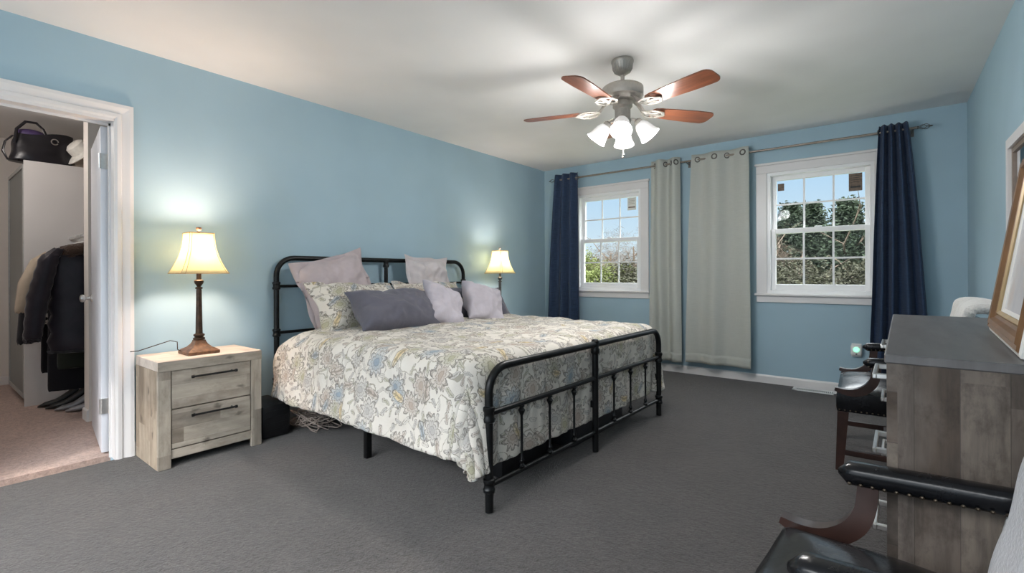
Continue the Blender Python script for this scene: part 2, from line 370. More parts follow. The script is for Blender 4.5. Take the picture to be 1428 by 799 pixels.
def tube(bm, pts, rad, n=10, cap=True, closed=False):
    pts = [Vector(p_) for p_ in pts]; N = len(pts)
    rads = rad if isinstance(rad, (list, tuple)) else [rad] * N
    rings = []; prev = None
    for i, p_ in enumerate(pts):
        if closed: t = pts[(i + 1) % N] - pts[i - 1]
        else: t = pts[min(i + 1, N - 1)] - pts[max(i - 1, 0)]
        t.normalize()
        if prev is None:
            a = Vector((0, 0, 1)) if abs(t.z) < .9 else Vector((1, 0, 0)); nn = t.cross(a).normalized()
        else:
            nn = (prev - t * prev.dot(t)); nn = nn.normalized() if nn.length > 1e-6 else t.orthogonal().normalized()
        prev = nn; bb = t.cross(nn)
        rr = rads[i] if isinstance(rads[i], (tuple, list)) else (rads[i], rads[i])
        rings.append([bm.verts.new(p_ + nn * (rr[0] * math.cos(2 * PI * k / n)) + bb * (rr[1] * math.sin(2 * PI * k / n))) for k in range(n)])
    m_ = N if closed else N - 1
    for i in range(m_):
        a, b = rings[i], rings[(i + 1) % N]
        for k in range(n): bm.faces.new((a[k], a[(k + 1) % n], b[(k + 1) % n], b[k]))
    if cap and not closed:
        bm.faces.new(rings[0][::-1]); bm.faces.new(rings[-1])
def lathe(bm, prof, c=(0, 0, 0), n=24, mat=None, cap=True):
    c = Vector(c); rings = []
    for r, z in prof:
        ring = []
        for k in range(n):
            v = Vector((r * math.cos(2 * PI * k / n), r * math.sin(2 * PI * k / n), z))
            if mat is not None: v = mat @ v
            ring.append(bm.verts.new(c + v))
        rings.append(ring)
    for a, b in zip(rings, rings[1:]):
        for k in range(n): bm.faces.new((a[k], a[(k + 1) % n], b[(k + 1) % n], b[k]))
    if cap:
        if prof[0][0] > 1e-5: bm.faces.new(rings[0][::-1])
        if prof[-1][0] > 1e-5: bm.faces.new(rings[-1])
def prism(bm, poly, axis, a0, a1):
    """poly: list of 2D points; axis 'x','y','z' extruded from a0 to a1"""
    def P(u, v, w): return {'x': (w, u, v), 'y': (u, w, v), 'z': (u, v, w)}[axis]
    A = [bm.verts.new(P(u, v, a0)) for u, v in poly]; Bv = [bm.verts.new(P(u, v, a1)) for u, v in poly]
    n = len(poly)
    for i in range(n): bm.faces.new((A[i], A[(i + 1) % n], Bv[(i + 1) % n], Bv[i]))
    bm.faces.new(A[::-1]); bm.faces.new(Bv)
def arc(c, r, a0, a1, n, plane='yz', fixed=0.):
    out = []
    for i in range(n + 1):
        a = math.radians(a0 + (a1 - a0) * i / n); u = c[0] + r * math.cos(a); v = c[1] + r * math.sin(a)
        out.append({'yz': (fixed, u, v), 'xz': (u, fixed, v), 'xy': (u, v, fixed)}[plane])
    return out
def fbm(p_, sc, seed=0.): return mnoise.noise(Vector(p_) * sc + Vector((seed * 7.3, seed * 3.1, seed * 5.7)))
def grid(bm, fn, nu, nv, uvfn=None):
    vs = [[bm.verts.new(fn(i / nu, j / nv)) for j in range(nv + 1)] for i in range(nu + 1)]
    lay = bm.loops.layers.uv.verify() if uvfn else None
    for i in range(nu):
        for j in range(nv):
            f_ = bm.faces.new((vs[i][j], vs[i + 1][j], vs[i + 1][j + 1], vs[i][j + 1]))
            if lay:
                for lp, (a, b) in zip(f_.loops, ((i, j), (i + 1, j), (i + 1, j + 1), (i, j + 1))): lp[lay].uv = uvfn(a / nu, b / nv)
    return vs
def solid(o, t, off=0.):
    m_ = o.modifiers.new('thickness', 'SOLIDIFY'); m_.thickness = t; m_.offset = off; return o
def sub(o, lv=1):
    m_ = o.modifiers.new('smooth', 'SUBSURF'); m_.levels = lv; m_.render_levels = lv; return o

# ------------------------------------------------------------------ room shell
T = .14
# slab bounded to the room; back wall with two openings
W1 = (.50, 1.34, .90, 2.06); W2 = (2.64, 3.48, .90, 2.06)      # rough openings x0 x1 z0 z1
struct(B('floor', 0, W, -1.2, D, -.12, 0, 'carpet'))
struct(B('floor_closet', -3.3, 0, -1.2, 1.75, -.12, 0.004, 'carpet2')).location.x = -.10
struct(B('ceiling', -3.4, W + T, -1.3, D + T, H, H + .12, 'ceil'))
bm = bmesh.new()
xs = [-.12, W1[0], W1[1], W2[0], W2[1], W + T]
for i in range(5):
    if i in (1, 3):
        z0, z1 = W1[2], W1[3]
        box(bm, xs[i], xs[i + 1], D, D + T, -.12, z0); box(bm, xs[i], xs[i + 1], D, D + T, z1, H)
    else: box(bm, xs[i], xs[i + 1], D, D + T, -.12, H)
struct(finish('wall_back', bm, 'wall'))
struct(B('wall_right', W, W + T, -1.3, D, -.12, H, 'wall'))
bm = bmesh.new()                                        # doorway to the closet: y 0..0.765
DY0, DY1, DZ = -.01, .767, 1.995
box(bm, -.12, 0, -1.2, DY0, -.12, H); box(bm, -.12, 0, DY1, D, -.12, H); box(bm, -.12, 0, DY0, DY1, DZ, H)
struct(finish('wall_left', bm, 'wall'))
bm = bmesh.new()                                        # rear wall, unseen, with an opening made up for the fill light
box(bm, -.12, .38, -1.3, -1.2, -.12, H); box(bm, 3.82, W, -1.3, -1.2, -.12, H); box(bm, .38, 3.82, -1.3, -1.2, -.12, .45); box(bm, .38, 3.82, -1.3, -1.2, 2.34, H)
struct(finish('wall_rear', bm, 'wall'))
# closet shell
struct(B('wall_closet_far', -3.4, -3.3, -1.3, 1.75, -.12, H, 'closet'))
struct(B('wall_closet_side', -3.4, -.12, 1.65, 1.75, -.12, H, 'closet'))
struct(B('wall_closet_near', -3.4, -.12, -1.3, -1.2, -.12, H, 'closet'))
struct(B('wall_closet_partition', -1.20, -1.06, .845, 1.65, 0, H, 'closet'))
struct(B('wall_closet_lining', -.132, -.121, .88, 1.65, 0, H, 'closet'))
# baseboards with a small cap
def baseboard(name, poly, axis, a0, a1):
    bm = bmesh.new(); prism(bm, poly, axis, a0, a1); return struct(finish(name, bm, 'trim'))
baseboard('baseboard_back', [(D, 0), (D - .014, 0), (D - .014, .066), (D - .008, .078), (D, .08)], 'x', .0, W)
baseboard('baseboard_right', [(W, 0), (W - .014, 0), (W - .014, .066), (W - .008, .078), (W, .08)], 'y', -1.2, D - .014)
baseboard('baseboard_left', [(0, 0), (.014, 0), (.014, .066), (.008, .078), (0, .08)], 'y', DY1 + .09, D - .014)
baseboard('baseboard_closet', [(-3.3, 0), (-3.286, 0), (-3.286, .08), (-3.3, .085)], 'y', -1.2, 1.65)
baseboard('baseboard_partition', [(.845, 0), (.832, 0), (.832, .08), (.84, .088), (.845, .088)], 'x', -1.20, -1.06)
# door casing (trim_1): moulded profile mitred at the head, plus jamb lining
bm = bmesh.new()
prof = [(0, 0), (.0, .012), (.012, .018), (.03, .018), (.034, .012), (.05, .016), (.07, .022), (.088, .022), (.088, 0)]   # (outward from opening, proud of wall)
def casing(bm, pts):   # pts: (y,z) path around opening, outward normals computed per vertex
    rows = []
    for (y, z, ny, nz) in pts: rows.append([bm.verts.new((p_[1], y + ny * p_[0], z + nz * p_[0])) for p_ in prof])
    for a, b in zip(rows, rows[1:]):
        for k in range(len(prof)): bm.faces.new((a[k], a[(k + 1) % len(prof)], b[(k + 1) % len(prof)], b[k]))
    bm.faces.new(rows[0]); bm.faces.new(rows[-1][::-1])
casing(bm, [(DY1, 0, 1, 0), (DY1, DZ, 1, 1), (DY0, DZ, -1, 1), (DY0, 0, -1, 0)])
box(bm, -.122, .012, DY1 - .003, DY1 + .008, 0, DZ); box(bm, -.122, .012, DY0 - .002, DY0 + .016, 0, DZ); box(bm, -.122, .012, DY0, DY1, DZ - .016, DZ + .002)
box(bm, -.075, -.06, DY1 - .013, DY1 - .002, 0, DZ - .014); box(bm, -.075, -.06, DY0, DY1, DZ - .03, DZ - .014)
struct(finish('trim_1', bm, 'trim'))

# closet door, opened into the closet, hinged on the right jamb
dr = sroot('door_1'); dr.location = (-.139, DY1 - .034, 0); dr.rotation_euler = (0, 0, math.radians(180 - 7.3))
# local x runs from the hinge to the free edge, local -y... leaf thickness centred
B('leaf', .004, .752, -.035, .0, .015, 1.975, 'doorp', dr, .003)
hk = bmesh.new()
for s, y0 in ((1, 0.), (-1, -.035)):
    mt = Matrix.Rotation(-s * PI / 2, 4, 'X')
    lathe(hk, [(.031, 0), (.031, .006), (.026, .009), (.011, .012), (.011, .03), (.022, .036), (.027, .048), (.025, .06), (.012, .066), (0.001, .067)], (.69, y0, .92), 20, mt)
finish('knob', hk, 'chrome', dr, True)
for hz in (.25, 1.72):
    bm = bmesh.new(); box(bm, -.002, .0035, -.037, .002, hz, hz + .09); tube(bm, [(-.004, .004, hz), (-.004, .004, hz + .09)], .006, 8)
    finish('hinge', bm, 'chrome', dr)

# ------------------------------------------------------------------ windows
def window(name, op, sticker):
    x0, x1, z0, z1 = op; r = sroot(name); yf = D
    # interior casing: sides, head with cap, stool and apron
    bm = bmesh.new(); cw = .095
    box(bm, x0 - cw, x0, yf - .02, yf, z0 - .02, z1, .003, 1); box(bm, x1, x1 + cw, yf - .02, yf, z0 - .02, z1, .003, 1)
    box(bm, x0 - cw, x1 + cw, yf - .022, yf, z1, z1 + .075, .003, 1)
    box(bm, x0 - cw - .012, x1 + cw + .012, yf - .034, yf, z1 + .075, z1 + .098, .004, 1)
    finish('casing', bm, 'trim', r, True)
    bm = bmesh.new(); box(bm, x0 - cw - .015, x1 + cw + .015, yf - .045, yf + .05, z0 - .04, z0 - .018, .004, 1)
    box(bm, x0 - cw, x1 + cw, yf - .018, yf, z0 - .105, z0 - .04, .003, 1); finish('sill', bm, 'trim', r, True)
    # vinyl frame liner
    bm = bmesh.new(); a, b = yf - .004, yf + T + .004
    box(bm, x0, x0 + .028, a, b, z0 - .02, z1); box(bm, x1 - .028, x1, a, b, z0 - .02, z1); box(bm, x0 + .028, x1 - .028, a, b, z1 - .028, z1); box(bm, x0 + .028, x1 - .028, a, b, z0 - .02, z0 + .012)
    finish('frame', bm, 'vinyl', r)
    zm = (z0 + z1) / 2 + .012
    def sash(nm, ya, yb, za, zb, bot, top, st):
        bm = bmesh.new(); xa, xb = x0 + .028, x1 - .028
        box(bm, xa, xa + .04, ya, yb, za, zb, .003, 1); box(bm, xb - .04, xb, ya, yb, za, zb, .003, 1)
        box(bm, xa + .04, xb - .04, ya, yb, za, za + bot, .003, 1); box(bm, xa + .04, xb - .04, ya, yb, zb - top, zb, .003, 1)
        s_ = finish(nm, bm, 'vinyl', r, True)
        gx0, gx1, gz0, gz1 = xa + .04, xb - .04, za + bot, zb - top; ym = (ya + yb) / 2
        bm = bmesh.new()
        for k in (1, 2):
            xx = gx0 + (gx1 - gx0) * k / 3; box(bm, xx - .008, xx + .008, ym - .012, ym - .003, gz0, gz1)
        zz = (gz0 + gz1) / 2
        for k in range(3):
            xa_, xb_ = gx0 + (gx1 - gx0) * k / 3 + (.008 if k else 0), gx0 + (gx1 - gx0) * (k + 1) / 3 - (.008 if k < 2 else 0)
            box(bm, xa_, xb_, ym - .012, ym - .003, zz - .008, zz + .008)
        finish('grille', bm, 'vinyl', s_)
        B('pane', gx0, gx1, ym, ym + .004, gz0, gz1, 'glass', s_)
        for (u, w_, v, h_, mm) in st:
            xx = gx0 + (gx1 - gx0) * u; zt = gz1 - v
            bm = bmesh.new(); box(bm, xx, xx + w_, ym - .002, ym - .0005, zt - h_, zt)
            k_ = finish('sticker', bm, mm, s_)
            if h_ > .1:
                bm = bmesh.new(); box(bm, xx + .012, xx + w_ - .012, ym - .003, ym - .0022, zt - h_ * .82, zt - h_ * .72)
                for q in range(4): box(bm, xx + .015, xx + w_ - .02, ym - .003, ym - .0022, zt - h_ * (.12 + .12 * q), zt - h_ * (.145 + .12 * q))
                finish('sticker_print', bm, 'blackplastic' if mm == 'browncard' else 'taupeframe', s_)
        return s_
    us = sash('upper_sash', yf + .075, yf + .11, zm - .025, z1 - .028, .045, .042, sticker)
    ls = sash('lower_sash', yf + .035, yf + .07, z0 + .012, zm + .02, .06, .045, [])
    bm = bmesh.new(); box(bm, (x0 + x1) / 2 - .03, (x0 + x1) / 2 + .03, yf + .02, yf + .04, zm + .02, zm + .032, .004, 1); finish('sash_lock', bm, 'vinyl', ls, True)
    return r
window('window_1', W1, [(.80, .11, .005, .15, 'paper')])
window('window_2', W2, [(.83, .10, .005, .16, 'browncard'), (.015, .055, .03, .07, 'browncard')])

# ------------------------------------------------------------------ outside: ground, house, trees
GZ = -3.0
struct(B('ground_outside', -90, 60, D + .6, 110, GZ - .2, GZ, simple('lawn', srgb(70, 78, 42), .95, nscale=3, namt=.4)))
def leafmat(name, c, var=.45):
    g = G(name); oi = g.new('ShaderNodeObjectInfo'); n = g.noise(g.coord(), 2.3, 4, .7)
    g.base(g.ramp(n, [(.3, tuple(x * (1 - var) for x in c)), (.7, tuple(min(1, x * (1 + var)) for x in c))])); g.set(.8, spec=.2); return g.m
M['pine'] = leafmat('pine_needles', srgb(38, 48, 34)); M['bush'] = leafmat('spring_leaves', srgb(84, 92, 48)); M['twig'] = leafmat('bare_twigs', srgb(78, 66, 54), .3)
M['dkbush'] = leafmat('dark_leaves', srgb(46, 46, 32)); M['bark'] = simple('bark', srgb(88, 76, 64), .9)
def foliage(kind, h, rw, seed, nclump):
    rng = random.Random(seed); bm = bmesh.new()
    for c in range(nclump):
        if kind == 'pine':
            t = rng.random() ** 1.25; rr = rw * (1 - t) ** .8 * (.35 + .65 * math.sqrt(rng.random())) + .08; ph = rng.random() * 2 * PI
            p_ = Vector((rr * math.cos(ph), rr * math.sin(ph), h * (.08 + .92 * t) - rr * .12)); s_ = .13
        else:
            d_ = Vector((rng.gauss(0, 1), rng.gauss(0, 1), rng.gauss(0, 1))).normalized() * (rng.random() ** .4)
            lump = 1 + .35 * mnoise.noise(d_ * 2.2 + Vector((seed, 0, 0)))
            p_ = Vector((d_.x * rw * lump, d_.y * rw * lump, h * (.5 + .5 * d_.z * lump))); s_ = .11
        for q in range(8):
            a = Vector((rng.gauss(0, 1), rng.gauss(0, 1), rng.gauss(0, .7))).normalized(); b = a.orthogonal().normalized()
            b = (b * math.cos(q) + a.cross(b) * math.sin(q)); o_ = p_ + Vector((rng.gauss(0, .16), rng.gauss(0, .16), rng.gauss(0, .12)))
            L = s_ * rng.uniform(.7, 1.5); w_ = s_ * (.35 if kind != 'twig' else .05); L = L * (1.9 if kind == 'twig' else 1)
            vs = [bm.verts.new(o_ + v) for v in (-a * L * .5, b * w_, a * L, -b * w_)]; bm.faces.new(vs)
    return bm
def trunk(h, seed, branches):
    rng = random.Random(seed); bm = bmesh.new(); tube(bm, [(0, 0, 0), (.05, 0, h * .4), (0, .05, h * .85)], [.18, .12, .03], 6)
    for k in range(branches):
        z = h * rng.uniform(.25, .8); a = rng.random() * 2 * PI; L = h * rng.uniform(.2, .4)
        m1 = Vector((.5 * L * math.cos(a), .5 * L * math.sin(a), z + .35 * L)); e1 = Vector((.85 * L * math.cos(a + .3), .85 * L * math.sin(a + .3), z + .95 * L))
        tube(bm, [(0, 0, z), m1, e1], [.055, .035, .012], 5)
        for q in range(3):
            s_ = m1.lerp(e1, rng.random()); tube(bm, [s_, s_ + Vector((rng.gauss(0, .3), rng.gauss(0, .3), .5)) * L * .5], [.02, .006], 4)
    return bm
proto = {}
def tree_at(kind, x, y, h, label, rz, sxy=1.):
    if kind not in proto:
        hh = {'pine': 8., 'bush': 6.5, 'twig': 7., 'dkbush': 5.5}[kind]; rw = {'pine': 2.1, 'bush': 2.4, 'twig': 2.6, 'dkbush': 2.6}[kind]
        ncl = {'pine': 2500, 'bush': 2200, 'twig': 2000, 'dkbush': 2800}[kind]
        tmp = finish('crown', foliage(kind, hh, rw, sum(map(ord, kind)), ncl), kind); tk = finish('trunk', trunk(hh, 5, 6 if kind == 'pine' else 16), 'bark')
        proto[kind] = (tmp.data, tk.data, hh); bpy.data.objects.remove(tmp); bpy.data.objects.remove(tk)
    cm, tm, hh = proto[kind]
    r = thing({'pine': 'pine_tree', 'bush': 'spring_tree', 'twig': 'bare_tree', 'dkbush': 'evergreen_shrub'}[kind], label, 'tree', (x, y, GZ), rz, 'trees beyond the windows')
    s_ = h / hh; r.scale = (s_ * sxy, s_ * sxy, s_)
    for nm, me in (('crown', cm), ('trunk', tm)):
        o = bpy.data.objects.new(nm, me); COL.objects.link(o); o.parent = r
    return r
TREES = [
 # through the right-hand window
 ('pine', 2.15, 27.0, 7.4, 'tall dark pine at the right of the right-hand window', 0., 1.1),
 ('pine', .55, 29.0, 7.6, 'pine just left of the tall pine in the right-hand window', 1., 1.05),
 ('pine', -.7, 31.0, 7.9, 'pine in the middle panes of the right-hand window', 2., 1.1),
 ('twig', -1.7, 26.0, 6.2, 'bare brown tree at the left of the right-hand window', .5, 1.2),
 ('dkbush', .3, 23.5, 4.7, 'dark shrub in the lower middle panes of the right-hand window', 1.4, 1.15),
 ('dkbush', 2.7, 24.0, 4.6, 'dark shrub in the lower right panes of the right-hand window', 2.4, 1.1),
 ('dkbush', -2.1, 24.2, 4.8, 'dark shrub in the lower left panes of the right-hand window', 3.4, 1.2),
 ('pine', 4.6, 28.0, 7.2, 'pine behind the navy curtain edge of the right-hand window', 4., 1.1),
 # between the windows
 ('twig', -5.2, 28., 6.6, 'bare tree growing straight out beyond the two ivory curtains', 2., 1.2), ('dkbush', -5.0, 26., 4.9, 'dark shrub growing straight out beyond the two ivory curtains', 5., 1.3),
 # through the left-hand window
 ('twig', -9.2, 29.0, 6.9, 'bare grey tree at the right of the left-hand window', 1.2, 1.1),
 ('twig', -11.3, 30.0, 6.5, 'bare tree in the middle panes of the left-hand window', 3.2, 1.1),
 ('bush', -12.9, 28.5, 5.6, 'light green leafy tree at the left of the left-hand window', .3, 1.05),
 ('bush', -10.0, 26.5, 4.7, 'green bush in the lower right panes of the left-hand window', 2.2, 1.15),
 ('bush', -11.6, 26.8, 4.4, 'green bush in the lower middle panes of the left-hand window', 4.2, 1.1),
 ('dkbush', -8.0, 27.0, 4.9, 'dark bush behind the ivory curtain side of the left-hand window', .8, 1.2),
 ('bush', -15.5, 33.0, 5.6, 'leafy tree behind the white house', 5.2, 1.1),
]
for a in TREES: tree_at(*a)
hr = thing('neighbour_house', 'white gabled house at the lower left of the left-hand window', 'house', (-15.75, 30.2, GZ), .1)
bm = bmesh.new(); prism(bm, [(-1.6, 0), (1.6, 0), (1.6, 3.0), (0, 5.0), (-1.6, 3.0)], 'y', -2., 4.)
finish('wall', bm, simple('white_siding', srgb(220, 220, 222), .7), hr)
bm = bmesh.new(); prism(bm, [(-1.85, 2.85), (0, 5.15), (1.85, 2.85), (1.85, 3.05), (0, 5.35), (-1.85, 3.05)], 'y', -2.25, 4.2); finish('roof', bm, simple('grey_shingles', srgb(150, 148, 150), .9), hr)
B('window', -.5, .4, -2.03, -1.98, 1.0, 2.3, 'darkbin', hr)

# ------------------------------------------------------------------ bed
bed = thing('bed', 'black iron pipe-style king bed frame with head and foot rails', 'bed', (.07, 2.645, 0), math.radians(-1.55))
HW = .955; FX = 2.103
def collar(bm, c, r=.019, h=.05): lathe(bm, [(r, -h / 2), (r + .008, -h / 2 + .004), (r + .009, -h / 4), (r + .004, -h / 8), (r + .004, h / 8), (r + .009, h / 4), (r + .008, h / 2 - .004), (r, h / 2)], c, 16)
# headboard
bm = bmesh.new(); R_ = .13; HZ = 1.205
pts = [(0, -HW, .005), (0, -HW, HZ - R_)] + arc((-HW + R_, HZ - R_), R_, 180, 90, 8, 'yz')[1:] + arc((HW - R_, HZ - R_), R_, 90, 0, 8, 'yz') + [(0, HW, .005)]
tube(bm, pts, .019, 12); hb = finish('headboard', bm, 'black', bed, True)
for s in (-1, 1):
    for z in (1.0, .655, .30): bm = bmesh.new(); collar(bm, (0, s * HW, z), .019, .06); finish('collar', bm, 'black', hb, True)
for z in (.995, .655, .36):
    bm = bmesh.new(); tube(bm, [(0, -HW, z), (0, HW, z)], .011, 10); finish('rail', bm, 'black', hb, True)
bm = bmesh.new(); tube(bm, [(0, 0, .005), (0, 0, HZ)], .017, 12); collar(bm, (0, 0, HZ - .03), .018, .07); finish('post', bm, 'black', hb, True)
def spindle(bm, x, y, z0, z1):
    lathe(bm, [(.014, z0), (.017, z0 + .008), (.008, z0 + .02), (.013, z0 + .034), (.0065, z0 + .05), (.0065, z1 - .05), (.014, z1 - .034), (.018, z1 - .024), (.009, z1 - .012), (.015, z1 - .004), (.013, z1)], (x, y, 0), 12)
for k in range(3):
    for s in (-1, 1):
        bm = bmesh.new(); spindle(bm, 0, s * HW * (k + 1) / 4, .37, .645); finish('spindle', bm, 'black', hb, True)
# footboard
FZ = .652; bm = bmesh.new(); R2 = .115
pts = [(FX, -HW, .005), (FX, -HW, FZ - R2)] + arc((-HW + R2, FZ - R2), R2, 180, 90, 8, 'yz', FX)[1:] + arc((HW - R2, FZ - R2), R2, 90, 0, 8, 'yz', FX) + [(FX, HW, .005)]
tube(bm, pts, .0195, 12); fb = finish('footboard', bm, 'black', bed, True)
for s in (-1, 1):
    for z, h_ in ((.445, .075), (.125, .065)): bm = bmesh.new(); collar(bm, (FX, s * HW, z), .0195, h_); finish('collar', bm, 'black', fb, True)
for z, r in ((.447, .0135), (.122, .0125)):
    bm = bmesh.new(); tube(bm, [(FX, -HW, z), (FX, HW, z)], r, 10); finish('rail', bm, 'black', fb, True)
bm = bmesh.new(); tube(bm, [(FX, 0, .005), (FX, 0, FZ)], .019, 12); lathe(bm, [(.019, FZ - .06), (.026, FZ - .05), (.026, FZ - .03), (.022, FZ - .02), (.024, FZ + .02), (.016, FZ + .03), (.0, FZ + .032)], (FX, 0, 0), 16)
finish('post', bm, 'black', fb, True)
for k in range(3):
    for s in (-1, 1):
        bm = bmesh.new(); spindle(bm, FX, s * HW * (k + 1) / 4, .132, .436); finish('spindle', bm, 'black', fb, True)
for s in (-1, 1):
    B('side_rail', .0, FX, s * HW - .015, s * HW + .015, .27, .32, 'black', bed, .003)
    B('leg', 1.09, 1.125, s * (HW - .03) - .018, s * (HW - .03) + .018, .0, .27, 'black', bed, .003)
B('centre_rail', .0, FX, -.018, .018, .27, .31, 'black', bed); B('leg', 1.09, 1.125, -.018, .018, 0, .27, 'black', bed)
for k in range(10): B('slat', .1 + k * .2, .16 + k * .2, -HW + .02, HW - .02, .315, .325, 'black', bed)
bmx = bmesh.new(); box(bmx, .06, 2.03, -.93, .93, .327, .615, .05, 3)
mt_ = finish('mattress', bmx, 'mattress', None, True); mt_.location = (.07, 2.645, 0); mt_.rotation_euler = (0, 0, math.radians(-1.55))
tag(mt_, 'white mattress covered by the floral duvet on the iron bed', 'mattress')
# duvet
A_, B_, RR = 1.975, .955, .085
def drape(a, b):
    ea = max(0., a - A_); eb = max(0., abs(b) - B_); sg = 1 if b > 0 else -1
    e_ = min((ea ** 4 + eb ** 4) ** (1 / 4), .545 - .03 * math.cos(9 * (ea - eb))); nn = math.hypot(ea, eb)
    if e_ < RR * PI / 2: ph = e_ / RR; out = RR * math.sin(ph); dr_ = RR * (1 - math.cos(ph))
    else: out = RR + (e_ - RR * PI / 2) * .12; dr_ = RR + (e_ - RR * PI / 2) * .99
    fx = ea / nn if nn > 1e-9 else 0.; fy = eb / nn if nn > 1e-9 else 0.
    out_x = min(out, .075) if fx > .75 and abs(b) < B_ else out * .9
    x = min(a, A_) + out_x * fx; y = sg * min(abs(b), B_) + sg * out * fy
    z = .668 - dr_
    hang = min(1., e_ / .2)
    # puff and wrinkles
    n1 = fbm((a, b, 0), 3.2, 1); n2 = fbm((a * 1.3, b, 0), 8., 2); n3 = fbm((a, b * 1.6, 0), 19., 3)
    cr_ = fbm((a * 16, b * 2.2, 0), 1., 4) if eb > ea else fbm((a * 2.2, b * 16, 0), 1., 5)
    d_ = n1 * .022 + n2 * .012 + n3 * .005
    z += d_ * (1 - hang * .8)
    amp = (.014 * n1 + (.010 if eb > ea else .032) * cr_ * hang + .008 * n2) * hang
    x += amp * fx * .8; y += sg * amp * fy * 1.6
    # sag and flatten towards the head, the head end dips at its free corners
    z += .02 * max(0, 1 - a / .5) * (1 - hang)
    z -= .10 * max(0, 1 - (a - .22) / .22) * max(0., (abs(b) - .72) / .25) * (1 - hang)
    if hang >= 1: z += .02 * fbm((a * 2.4, b * .3, 0), 1., 8)
    return Vector((x, y, z))
a0, a1, b0, b1 = .24, A_ + .53, -B_ - .475, B_ + .53
bm = bmesh.new(); grid(bm, lambda u, v: drape(a0 + (a1 - a0) * u, b0 + (b1 - b0) * v), 120, 130, lambda u, v: (a0 + (a1 - a0) * u, b0 + (b1 - b0) * v))
dv = finish('duvet', bm, 'floral', None, True, auto=0); dv.location = (.07, 2.645, 0); dv.rotation_euler = (0, 0, math.radians(-1.55)); solid(dv, .026, 1.)
sub(dv, 1)
tag(dv, 'white duvet with grey, yellow and blue floral print spread over the bed', 'duvet')

# pillows -------------------------------------------------------------
def pillow(name, label, c, w, h, t, yaw, lean, roll, mat, flange=0., seed=1, group=None, pinch=.09, fl_amp=.02):
    """c: centre; width runs along +y (yawed), face looks to +x leaning back by lean (deg) ; roll in its own plane"""
    n = 34; bm = bmesh.new(); fr = flange
    def side(sg):
        def fn(u, v):
            X, Y = 2 * u - 1, 2 * v - 1
            ix, iy = (w / 2) / (w / 2 + fr), (h / 2) / (h / 2 + fr)
            px, py = min(1., abs(X) / ix), min(1., abs(Y) / iy)
            wk = 1.5 if fr > .04 else 1.
            th = t / 2 * max(0., (1 - px ** 2.6)) ** .52 * max(0., (1 - py ** 2.6)) ** .52
            kx = 1 - pinch * (1 - abs(X) ** 1.5) * abs(Y) ** 3 * 0 - pinch * (Y * Y) * (1 - X * X) * 0
            # edges bow inward between the corners
            ex = X * (1 - pinch * (1 - Y * Y) * abs(X) ** 3); ey = Y * (1 - pinch * (1 - X * X) * abs(Y) ** 3)
            x, y = ex * (w / 2 + fr), ey * (h / 2 + fr)
            wr = fbm((x, y, sg), 5., seed) * .034 + (.5 - abs(fbm((x * .7 + .6 * y, y * .8 - .5 * x, sg), 7., seed + 3))) * .045 - .013 + (.5 - abs(fbm((x * 1.1 - .4 * y, y * .7 + .6 * x, sg + 2), 13., seed + 5))) * .022 - .011 + fbm((x, y * 1.4, sg), 22., seed) * .006
            rad = fbm((math.atan2(y, x) * 2.2, seed, 0), 2.2, seed) * .018 * min(1., math.hypot(X, Y))
            z = sg * th + (wr * wk + rad * wk) * sg * (.25 + .75 * min(1., th / (t * .25 + 1e-6)))
            if fr and (abs(X) > ix or abs(Y) > iy): z += fl_amp * math.sin(22 * (x + y) + seed) * max(abs(X) - ix, abs(Y) - iy) / (1 - min(ix, iy))
            z += .012 * math.sin(5 * x + seed) * (1 if fr else .3)
            if fr == 0 and (abs(X) > .999 or abs(Y) > .999): z = .012 * math.sin(5 * x + seed) * .3
            elif fr and (abs(X) > .999 or abs(Y) > .999): z = .012 * math.sin(5 * x + seed) + fl_amp * math.sin(22 * (x + y) + seed)
            return Vector((x, y, z))
        return fn
    grid(bm, side(1), n, n, lambda u, v: ((u - .5) * (w + 2 * fr) + seed * .37, (v - .5) * (h + 2 * fr) + seed * .21))
    grid(bm, side(-1), n, n, lambda u, v: ((u - .5) * (w + 2 * fr) - seed * .37, (v - .5) * (h + 2 * fr)))
    bmesh.ops.remove_doubles(bm, verts=bm.verts[:], dist=.0006)
    o = finish(name, bm, mat, None, True, auto=0); sub(o, 1)
    ln = math.radians(lean); yw = math.radians(yaw)
    ex = Vector((-math.sin(yw), math.cos(yw), 0)); fwd = Vector((math.cos(yw), math.sin(yw), 0))
    ey = Vector((0, 0, 1)) * math.cos(ln) - fwd * math.sin(ln); ez = ex.cross(ey)
    mr = Matrix(((ex.x, ey.x, ez.x, c[0]), (ex.y, ey.y, ez.y, c[1]), (ex.z, ey.z, ez.z, c[2]), (0, 0, 0, 1)))
    o.matrix_world = mr @ Matrix.Rotation(math.radians(roll), 4, 'Z')
    return tag(o, label, 'pillow', group)
pillow('euro_sham', 'large mauve-grey pillow leaning tilted on the headboard, leftmost on the bed', (.22, 2.09, .955), .55, .50, .2, 0, 16, 13, 'mauve', .05, 1)
pillow('euro_sham', 'large light grey pillow leaning on the headboard, right of the mauve-grey one', (.22, 3.02, .985), .45, .46, .18, 0, 14, -2, 'ltgrey', .05, 2)
pillow('floral_sham', 'floral print pillow behind the long slate pillow, left of the two floral ones', (.40, 2.16, .825), .74, .42, .29, 0, 34, 0, 'floral', .03, 3)
pillow('floral_sham', 'floral print pillow under the light grey one, right of the two floral ones', (.40, 2.93, .82), .76, .42, .29, 0, 34, 0, 'floral', .03, 4)
pillow('long_pillow', 'long slate-grey pillow lying in front, nearest the left edge of the bed', (.67, 2.30, .80), .80, .37, .29, 4, 44, -5, 'dkgrey', 0., 5)
